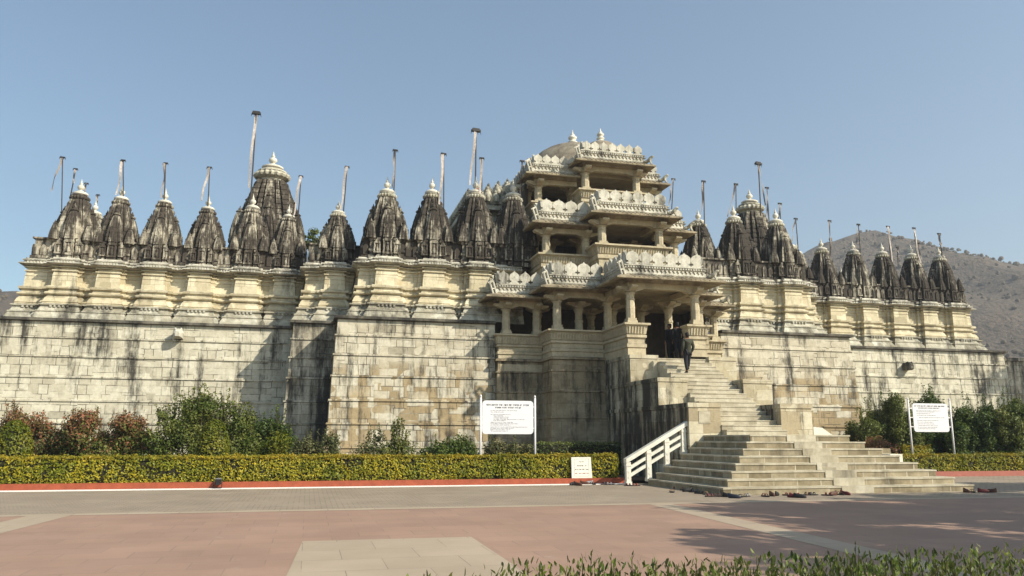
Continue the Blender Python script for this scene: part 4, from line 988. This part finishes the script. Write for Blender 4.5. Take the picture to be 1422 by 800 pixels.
# marble plaque leaning on the kerb in front of the hedge
a, b = at(795.5, 667, 28.0), at(823.5, 637.5, 28.0); w_, h_ = b.x-a.x, .74
pr = empty('plaque', ((a.x+b.x)/2, 28.12, .20), 'small upright white marble plaque standing on the red kerb before the hedge', 'plaque')
q = MB(); q.plate([(-w_/2,0),(w_/2,0),(w_/2-.04,h_),(-w_/2,h_)], ((a.x+b.x)/2, 28.10, .202), (1,0,0), (0,.05,1), (0,.07,0)); sl = q.build('slab', M['plaque'], pr)
rr = random.Random(4); q = MB(); q2 = MB(); q3 = MB(); cx = (a.x+b.x)/2
for hw, v, mb in ((.10,.58,q), (.17,.44,q), (.26,.31,q), (.26,.17,q2)): words(mb, rr, cx-hw, cx+hw, .202+v, .045, 28.098+.05*v)
def slant(mb):
    return mb
for x0, x1, z0, z1 in ((cx-.29,cx-.283,.07,.68),(cx+.262,cx+.269,.07,.68),(cx-.283,cx+.262,.673,.68),(cx-.283,cx+.262,.07,.077)):
    q3.add([(x0, 28.097+.05*z0, .202+z0), (x1, 28.097+.05*z0, .202+z0), (x1, 28.097+.05*z1, .202+z1), (x0, 28.097+.05*z1, .202+z1)], [(0,1,2,3)])
q.build('lettering', M['ink'], sl); q2.build('lettering', M['inkred'], sl); q3.build('border_line', M['inkpale'], sl)

# small floodlight on the kerb line
p = at(302, 676, 27.85); fl = empty('floodlight', (p.x, 27.85, .01), 'small black floodlight on a stand by the red kerb', 'floodlight')
q = MB(); q.box(p.x-.12, p.x+.12, 27.75, 27.95, .012, .04); q.tube([(p.x-.13, 27.85, .04), (p.x-.13, 27.85, .22)], .014, 6); q.tube([(p.x+.13, 27.85, .04), (p.x+.13, 27.85, .22)], .014, 6); q.build('stand', M['cap'], fl)
q = MB(); q.loft([[(p.x+a*s*.8, y, .18+b*s*.8+dz) for a, b in ((-1,-.7),(1,-.7),(1,.7),(-1,.7))] for y, s, dz in ((27.76, .07, -.02), (27.84, .10, 0), (27.92, .12, .03), (27.98, .125, .045))]); q.build('lamp_housing', M['cap'], fl)
q = MB(); q.box(p.x-.10, p.x+.10, 27.981, 27.99, .165, .325); q.build('glass', M['inkpale'], fl)
ip = empty('iron_post', (18.62, 25.0, 1.2), 'short dark iron post at the right end of the top steps', 'post')
q = MB(); q.box(20.25, 20.37, 28.7, 28.82, .05, 1.78); q.lathe(20.31, 28.76, [(.07,1.78),(.09,1.83),(.05,1.9),(.01,1.94)], 10); q.build('shaft', M['cap'], ip)

# ================================================================== SHOES
SC = {'brown': (.09,.04,.025), 'black': (.016,.015,.016), 'red': (.22,.06,.04), 'tan': (.28,.16,.08), 'navy': (.022,.026,.042), 'grey': (.22,.21,.21), 'maroon': (.12,.025,.025), 'white': (.6,.56,.52)}
for k, c in SC.items(): M['shoe_'+k] = plain(k+'_leather', c, .55, var=.2)
M['sole'] = plain('shoe_sole', (.035,.03,.027), .8)
def foot(s=1.0, n=20):
    o = []
    for i in range(n):
        t = 2*PI*i/n; x = math.cos(t); y = math.sin(t)
        o.append((x*.135*s, y*(.047+.008*x-.008*(1-abs(x)))*s))
    return o
def shoe_meshes(col):
    a = MB(); a.loft([[(x, y, 0) for x, y in foot()], [(x*1.01, y*1.02, .022) for x, y in foot()]]); b = MB()   # sandal
    for x, wd in ((.06,.035), (-.03,.028)):
        b.loft([[(x+dx, .05*math.cos(t)*1.02, .012+.055*math.sin(t)*k) for t in [PI*i/8 for i in range(9)]] for dx, k in ((-wd/2,1),(wd/2,1),(wd/2,.86),(-wd/2,.86),(-wd/2,1))], False, False, False)
    c = MB(); prof = [(0,1.0),(.022,1.03),(.04,1.0),(.055,.9)]                                              # closed shoe
    c.loft([[(x*s-(.012 if z > .04 else 0), y*s, z+(max(0,-x)*.16 if z > .03 else 0)) for x, y in foot()] for z, s in prof]+[[(x*.7-.03, y*.7, .072+max(0,-x)*.2) for x, y in foot()], [(x*.5-.055, y*.55, .075+max(0,-x)*.2) for x, y in foot()], [(x*.45-.06, y*.5, .04) for x, y in foot()]])
    return a, b, c
SM = {}
def shoe(px, py, col, kind, ang, label, tilt=0, z=.005):
    p = ground(px, py); key = (col, kind)
    if key not in SM:
        a, b, c = shoe_meshes(col)
        SM[key] = (a.mesh('sole', M['sole'], False), b.mesh('strap', M['shoe_'+col], False)) if kind == 'sandal' else (a.mesh('sole', M['sole']), c.mesh('upper', M['shoe_'+col], True))
    root = empty(kind, (p.x, p.y, z), label, kind, 'footwear left at the foot of the steps'); root.rotation_euler = (tilt, 0, ang); root.scale = (1.25, 1.25, 1.35)
    for me in SM[key]:
        o = bpy.data.objects.new(me.name, me); COL.objects.link(o); o.parent = root
clusters = [
 ('beside the marble plaque, left of the others', [(795,674,'black','shoe'),(803,674.5,'brown','shoe')]),
 ('right in front of the marble plaque', [(812,673,'brown','shoe'),(818,672,'grey','shoe'),(823,673,'black','sandal')]),
 ('lying alone between the plaque and the railing', [(840,673,'navy','sandal'),(847,673.5,'grey','sandal')]),
 ('by the lowest railing post', [(873,675,'maroon','sandal'),(883,675,'red','sandal')]),
 ('in the heap along the shaded left side of the steps', [(933,684,'tan','sandal'),(941,679,'red','shoe'),(947,681,'red','sandal'),(955,683,'black','shoe'),(964,684,'navy','sandal'),(972,686,'black','sandal'),(980,687,'tan','sandal')]),
 ('just left of the sunny corner of the steps', [(987,690,'maroon','sandal'),(996,690,'brown','sandal')]),
 ('at the sunny front corner of the steps', [(1012,690.5,'black','shoe'),(1020,692,'navy','shoe'),(1028,691,'black','sandal'),(1037,690,'grey','sandal')]),
 ('left of the middle along the front of the steps', [(1063,690,'maroon','sandal'),(1072,689,'brown','shoe'),(1079,688.5,'black','shoe')]),
 ('near the middle along the front of the steps', [(1094,688.5,'red','sandal'),(1102,691,'maroon','shoe'),(1111,691.5,'black','shoe'),(1121,688,'brown','sandal'),(1129,688,'black','sandal')]),
 ('before the pale worn strip of the steps', [(1149,688.5,'maroon','sandal'),(1157,688,'brown','shoe'),(1167,687.5,'brown','sandal'),(1174,687.5,'maroon','shoe')]),
 ('at the far right corner of the steps', [(1342,684,'brown','shoe'),(1351,684,'brown','sandal')]),
 ('farthest right of all, past the end of the steps', [(1366,684,'maroon','shoe'),(1376,684,'brown','shoe')])]
for where, its in clusters:
    for i, (x, y, c, kd) in enumerate(its): shoe(x, y, c, kd, R.uniform(0, 6.28), '%s %s %s' % (c, kd, where), z=.006)

# ================================================================== PEOPLE
def person(label, loc, face, jacket, legs, step=.0, head_turn=0.0, long_coat=False):
    """standing height about 1.72; faces +Y before turning; one foot may be one step up"""
    up = step
    P = [((0,0,.95),.125),((0,0,1.12),.125),((0,-.01,1.30),.145),((0,0,1.43),.10),((0,.0,1.50),.055),
         ((.095,0,.90),.095),((.10,.07+up*.25,.52+up*.55),.068),((.10,-.01+up*.9,.10+up),.045),((.10,.12+up*.9,.045+up),.04),
         ((-.095,0,.90),.095),((-.10,.02,.50),.068),((-.10,-.06,.10),.045),((-.10,.07,.045),.04),
         ((.19,-.01,1.40),.065),((.25,-.05,1.13),.050),((.24,.06,.90),.040),((-.19,-.01,1.40),.065),((-.25,-.05,1.13),.050),((-.23,.07,.90),.040)]
    E_ = [(0,1),(1,2),(2,3),(3,4),(0,5),(5,6),(6,7),(7,8),(0,9),(9,10),(10,11),(11,12),(3,13),(13,14),(14,15),(3,16),(16,17),(17,18)]
    body = skin_mesh('person', P, E_, M['skin'], 1)
    bm = bmesh.new(); bm.from_mesh(body)
    def add(mb):
        me = mb.mesh('x', M['skin']); bm.from_mesh(me)
    q = MB()                                    # head with face, ears and hands
    hc = Vector((0, .015, 1.615)); ct, s_ = math.cos(head_turn), math.sin(head_turn)
    def H(x, y, z): return (hc.x+x*ct-y*s_, hc.y+x*s_+y*ct, hc.z+z)
    rings = []
    for z, rx, ry, oy in ((-.115,.035,.04,.03),(-.10,.055,.07,.02),(-.06,.068,.085,.008),(0,.075,.095,0),(.05,.076,.097,-.005),(.09,.062,.08,-.008),(.115,.035,.045,-.01)):
        rings.append([H(rx*math.cos(2*PI*i/16), ry*math.sin(2*PI*i/16)+oy, z) for i in range(16)])
    q.loft(rings); q.tube([H(0,.092,.02), H(0,.112,-.025), H(0,.092,-.03)], [.008,.016,.008], 6)
    for s in (-1, 1): q.ball(H(s*.077,-.005,-.005), .010, .022, .032, 8, 5); q.ball(H(s*.032,.088,.012), .013, .008, .008, 8, 5)
    q.box(*sorted((H(-.022,0,0)[0], H(.022,0,0)[0])), H(0,.088,0)[1]-.004, H(0,.088,0)[1]+.008, hc.z-.066, hc.z-.056)
    for s in (-1, 1):
        hx, hy, hz_ = s*.238, .075, .865
        q.ball((hx, hy, hz_-.03), .018, .036, .05, 8, 6)
        for k, l in enumerate((.060,.070,.066,.05)): q.tube([(hx, hy-.027+.018*k, hz_-.06), (hx-s*.006, hy-.024+.018*k, hz_-.06-l*.55), (hx-s*.022, hy-.02+.017*k, hz_-.06-l)], [.010,.009,.006], 6)
        q.tube([(hx, hy+.03, hz_-.01), (hx-s*.01, hy+.055, hz_-.045), (hx-s*.02, hy+.05, hz_-.075)], [.012,.010,.007], 6)
    add(q); bm.to_mesh(body); bm.free(); body.materials.clear(); body.materials.append(M['skin']); body.polygons.foreach_set('use_smooth', [True]*len(body.polygons))
    o = bpy.data.objects.new('person', body); COL.objects.link(o); o.location = loc; o.rotation_euler = (0, 0, face); tag(o, label, 'person')
    def child(nm, me):
        c = bpy.data.objects.new(nm, me); COL.objects.link(c); c.parent = o
    hem = .80 if not long_coat else .35
    J = [((0,-.005,1.10),.16),((0,-.02,1.28),.185),((0,0,1.42),.125),((0,0,1.47),.085),((0,0,.94),.165),((0,0,hem),.185 if not long_coat else .20),
         ((.20,-.01,1.39),.085),((.262,-.055,1.13),.070),((.245,.055,.93),.058),((-.20,-.01,1.39),.085),((-.262,-.055,1.13),.070),((-.235,.06,.93),.058)]
    child('jacket' if not long_coat else 'coat', skin_mesh('jacket', J, [(0,1),(1,2),(2,3),(0,4),(4,5),(2,6),(6,7),(7,8),(2,9),(9,10),(10,11)], jacket, 2))
    T = [((0,0,.94),.135)]+[(p, r+.022) for p, r in (P[5], P[6], P[7], P[9], P[10], P[11])]
    child('trousers', skin_mesh('trousers', T, [(0,1),(1,2),(2,3),(0,4),(4,5),(5,6)], legs, 2))
    q = MB(); rings = []
    for z, rx, ry, oy in ((-.07,.062,.05,-.050),(-.02,.080,.075,-.030),(.02,.083,.098,-.014),(.06,.084,.106,-.010),(.10,.070,.09,-.010),(.128,.040,.05,-.012)):
        rings.append([H(rx*math.cos(2*PI*i/16), ry*math.sin(2*PI*i/16)+oy, z) for i in range(16)])
    q.loft(rings); child('hair', q.mesh('hair', M['hair'], True))
    q = MB()
    for i in (8, 12):
        x, y, z = P[i][0]; q.loft([[(x+a*1.0, y-.055+b_*1.0, z-.045+zz) for b_, a in foot(1.02)] for zz in (0, .03)]+[[(x+a*.9, y-.055+b_*.92, z-.045+.075-max(0,b_)*.3) for b_, a in foot(1.0)]])
    child('shoes', q.mesh('shoes', M['cap']))
    return o
def stair_z(y): return 1.74+rs*(math.floor((y-26.45)/tr)+1)
yj = 31.05; pj_ = at(957, 524, yj); person('person in an olive jacket and dark trousers climbing the steps, seen from behind', (pj_.x-.02, yj, stair_z(yj)), math.radians(6), M['jacket'], M['trousers'], step=rs)
yb = 33.6; pb = at(931, 490, yb); person('person in black atop the steps, left one, face turned sideways', (pb.x, yb, 5.085), math.radians(14), M['blackcloth'], M['blackcloth'], head_turn=math.radians(62), long_coat=True)
yb = 33.1; pb = at(942, 492, yb); person('person in black atop the steps, beside the one in the olive jacket', (pb.x, yb, 5.085), math.radians(-8), M['blackcloth'], M['trousers'])

# ================================================================== FLAG POLES
FP = [  # base x, y, top x, y, depth, streamer side offset (px), cap size, streamer, label
 (86,266,87,219,45.2,-14,1.0,'cloth2','dark flag pole with a long slanting streamer at the far left end of the temple'),
 (101,256,105,235,43.7,2,.8,'cloth2','very short dark flag pole on the tip of the leftmost front spire'),
 (117,268,120,255,47.1,1,.8,'cloth2','short dark flag pole on the receding spire just right of the leftmost front spire'),
 (134,284,136,271,51.4,1,.8,'cloth2','short dark flag pole on the farthest back spire at the left corner'),
 (171,272,171,223,43.4,-8,.9,'cloth','flag pole with a pale flat streamer on the second front spire from the left'),
 (228,276,230,227,43.4,-3,.9,'cloth2','flag pole with a twisted grey streamer on the third front spire from the left'),
 (289,280,291,233,43.4,-9,1.0,'cloth','flag pole with a leaning pale streamer on the fourth front spire from the left'),
 (349,262,356,158,45.2,-4,1.9,'cloth','tallest flag pole with black box cap beside the big left spire'),
 (414,300,418,245,43.4,-6,.9,'cloth','flag pole with a leaning pale streamer right of the big left spire'),
 (477,292,482,232,41.2,-4,.9,'cloth','flag pole on the spire of the recessed corner of the left wing'),
 (547,262,549,209,39.3,-2,1.0,'cloth2','flag pole with a twisted grey streamer on the first spire of the left bastion'),
 (616,285,616,214,39.2,-6,1.1,'cloth','flag pole with a wide white streamer on the middle spire of the left bastion'),
 (660,258,661,182,40.5,-8,2.0,'cloth','tall flag pole with a wide black cap on the spire left of the porch'),
 (669,292,669,220,39.2,-3,1.0,'cloth','flag pole with a plain white streamer just right of the wide black capped one'),
 (724,292,725,224,39.6,-3,1.0,'cloth2','flag pole with a spiral streamer hard against the left side of the porch'),
 (933,286,935,249,43.0,-6,1.0,'cloth2','dark flag pole showing just behind the right side of the porch'),
 (978,303,977,252,39.4,-6,1.0,'cloth2','flag pole with a dark slanting streamer on the first spire right of the porch'),
 (1022,302,1022,256,39.6,-13,1.0,'cloth2','flag pole with a streamer pulled far to the left before the big right spire'),
 (1056,286,1053,228,44.3,6,1.9,'cloth2','tall flag pole with a wide black cap beside the big right spire'),
 (1068,308,1065,261,41.5,-3,1.0,'cloth2','flag pole close right of the tall black capped one at the big right spire'),
 (1085,330,1083,283,41.5,-7,1.0,'cloth2','flag pole with a slanting streamer on the slope right of the big right spire'),
 (1108,342,1105,304,42.0,-12,1.0,'cloth2','flag pole with a streamer pulled far left at the recessed right corner'),
 (1153,362,1152,307,43.4,-1,1.0,'cloth2','flag pole with a flat grey streamer on the first spire of the right wing'),
 (1195,356,1192,312,43.4,-10,1.0,'cloth2','flag pole with a streamer pulled left on the second spire of the right wing'),
 (1237,364,1233,315,43.4,1,1.0,'cloth','flag pole with a plain pale streamer on the third spire of the right wing'),
 (1247,364,1246,344,49.3,1,.9,'cloth2','short dark flag pole behind, between the third and fourth spires of the right wing'),
 (1275,366,1269,317,43.4,1,1.0,'cloth','flag pole with a leaning pale streamer on the fourth spire of the right wing'),
 (1278,368,1276,338,49.3,1,.9,'cloth2','short dark flag pole behind, right beside the fourth spire of the right wing'),
 (1309,362,1304,325,43.4,1,1.1,'cloth2','leaning dark flag pole on the rightmost spire of the temple')]
for i, (bx, by, tx, ty, Y, so, cs, cm, lab) in enumerate(FP):
    b, t = at(bx, by, Y), at(tx, ty, Y); b = b+(b-t)*.22
    if i == 0: b = b+(b-t)*((b.z-10.5)/(t.z-b.z))
    if i == 1: b = b+(b-t)*.6
    k = Y/1109; big = cs > 1.5
    root = empty('flagpole', tuple(b), lab, 'flagpole', 'flagpoles on the temple spires')
    q = MB(); q.tube([tuple(b), tuple(b.lerp(t, .5)+Vector((.01,0,0))), tuple(t)], [.044, .038, .034] if big else [.034, .029, .025], 7)
    for s in (.35, .6, .85): c = b.lerp(t, s); q.ball(tuple(c), .034, .034, .03, 8, 5)
    q.build('pole', M['pole'], root)
    ax = Vector((1, .15, .04*R.uniform(-1,1))).normalized(); q = MB(); cw = .125*cs
    q.obox(t+Vector((0,0,.02)), ax*cw, Vector((-.15,1,0)).normalized()*.05*cs, Vector((0,0,.03*cs)))
    if big: q.obox(t+Vector((0,0,.10)), ax*cw*.8, Vector((0,.06,0)), Vector((0,0,.05)))
    for s in (-1, -.3, .4, 1): q.tube([tuple(t+ax*cw*s), tuple(t+ax*cw*s*1.15+Vector((0,0,-.10*cs)))], [.022, .008], 5)
    q.build('cap', M['cap'], root)
    q = MB(); L = (t-b).length; tp = t-ax*.03; bt_ = at(bx+so, by, Y)+Vector((0,-.1,0)); n = 16; L0, R0_ = [], []
    wd = (.068 if cm == 'cloth' else .056)*(1.2 if cs > 1.0 else 1)
    for j in range(n+1):
        s = j/n; c = tp.lerp(bt_, s)+Vector((math.sin(s*7+i)*.03, math.sin(s*9+i*2)*.03-.03, 0)); tw = math.sin(s*6.5+i*1.7)*(.9 if cm == 'cloth2' else .35)
        wv = wd*(1-.45*s); dv = Vector((math.cos(tw), math.sin(tw), .08)); L0.append(c-dv*wv); R0_.append(c+dv*wv)
    th = Vector((0, .006, 0)); rings = [[tuple(l), tuple(r), tuple(r+th), tuple(l+th)] for l, r in zip(L0, R0_)]
    q.loft(rings); q.build('streamer', M[cm], root)
    if i == 13:
        q = MB(); c = at(664, 262, Y); q.plate([(0,0),(.16,-.06),(.24,.2),(.12,.42),(-.04,.3)], (c.x-.1, Y+.1, c.z-.35), (1,.2,0), (0,0,1), (0,.01,0)); q.build('red_flag', M['redcloth'], root)

# ================================================================== AIR
q = MB(); q.box(-700, 1000, -60, 900, -6, 260)
hm = bpy.data.materials.new('haze'); hm.use_nodes = True; t = hm.node_tree; t.nodes.clear()
o_ = t.nodes.new('ShaderNodeOutputMaterial'); v = t.nodes.new('ShaderNodeVolumePrincipled'); v.inputs['Color'].default_value = (.80,.84,.90,1); v.inputs['Density'].default_value = .0006; v.inputs['Anisotropy'].default_value = .3
t.links.new(v.outputs[0], o_.inputs['Volume'])
tag(q.build('haze', hm), kind='stuff')
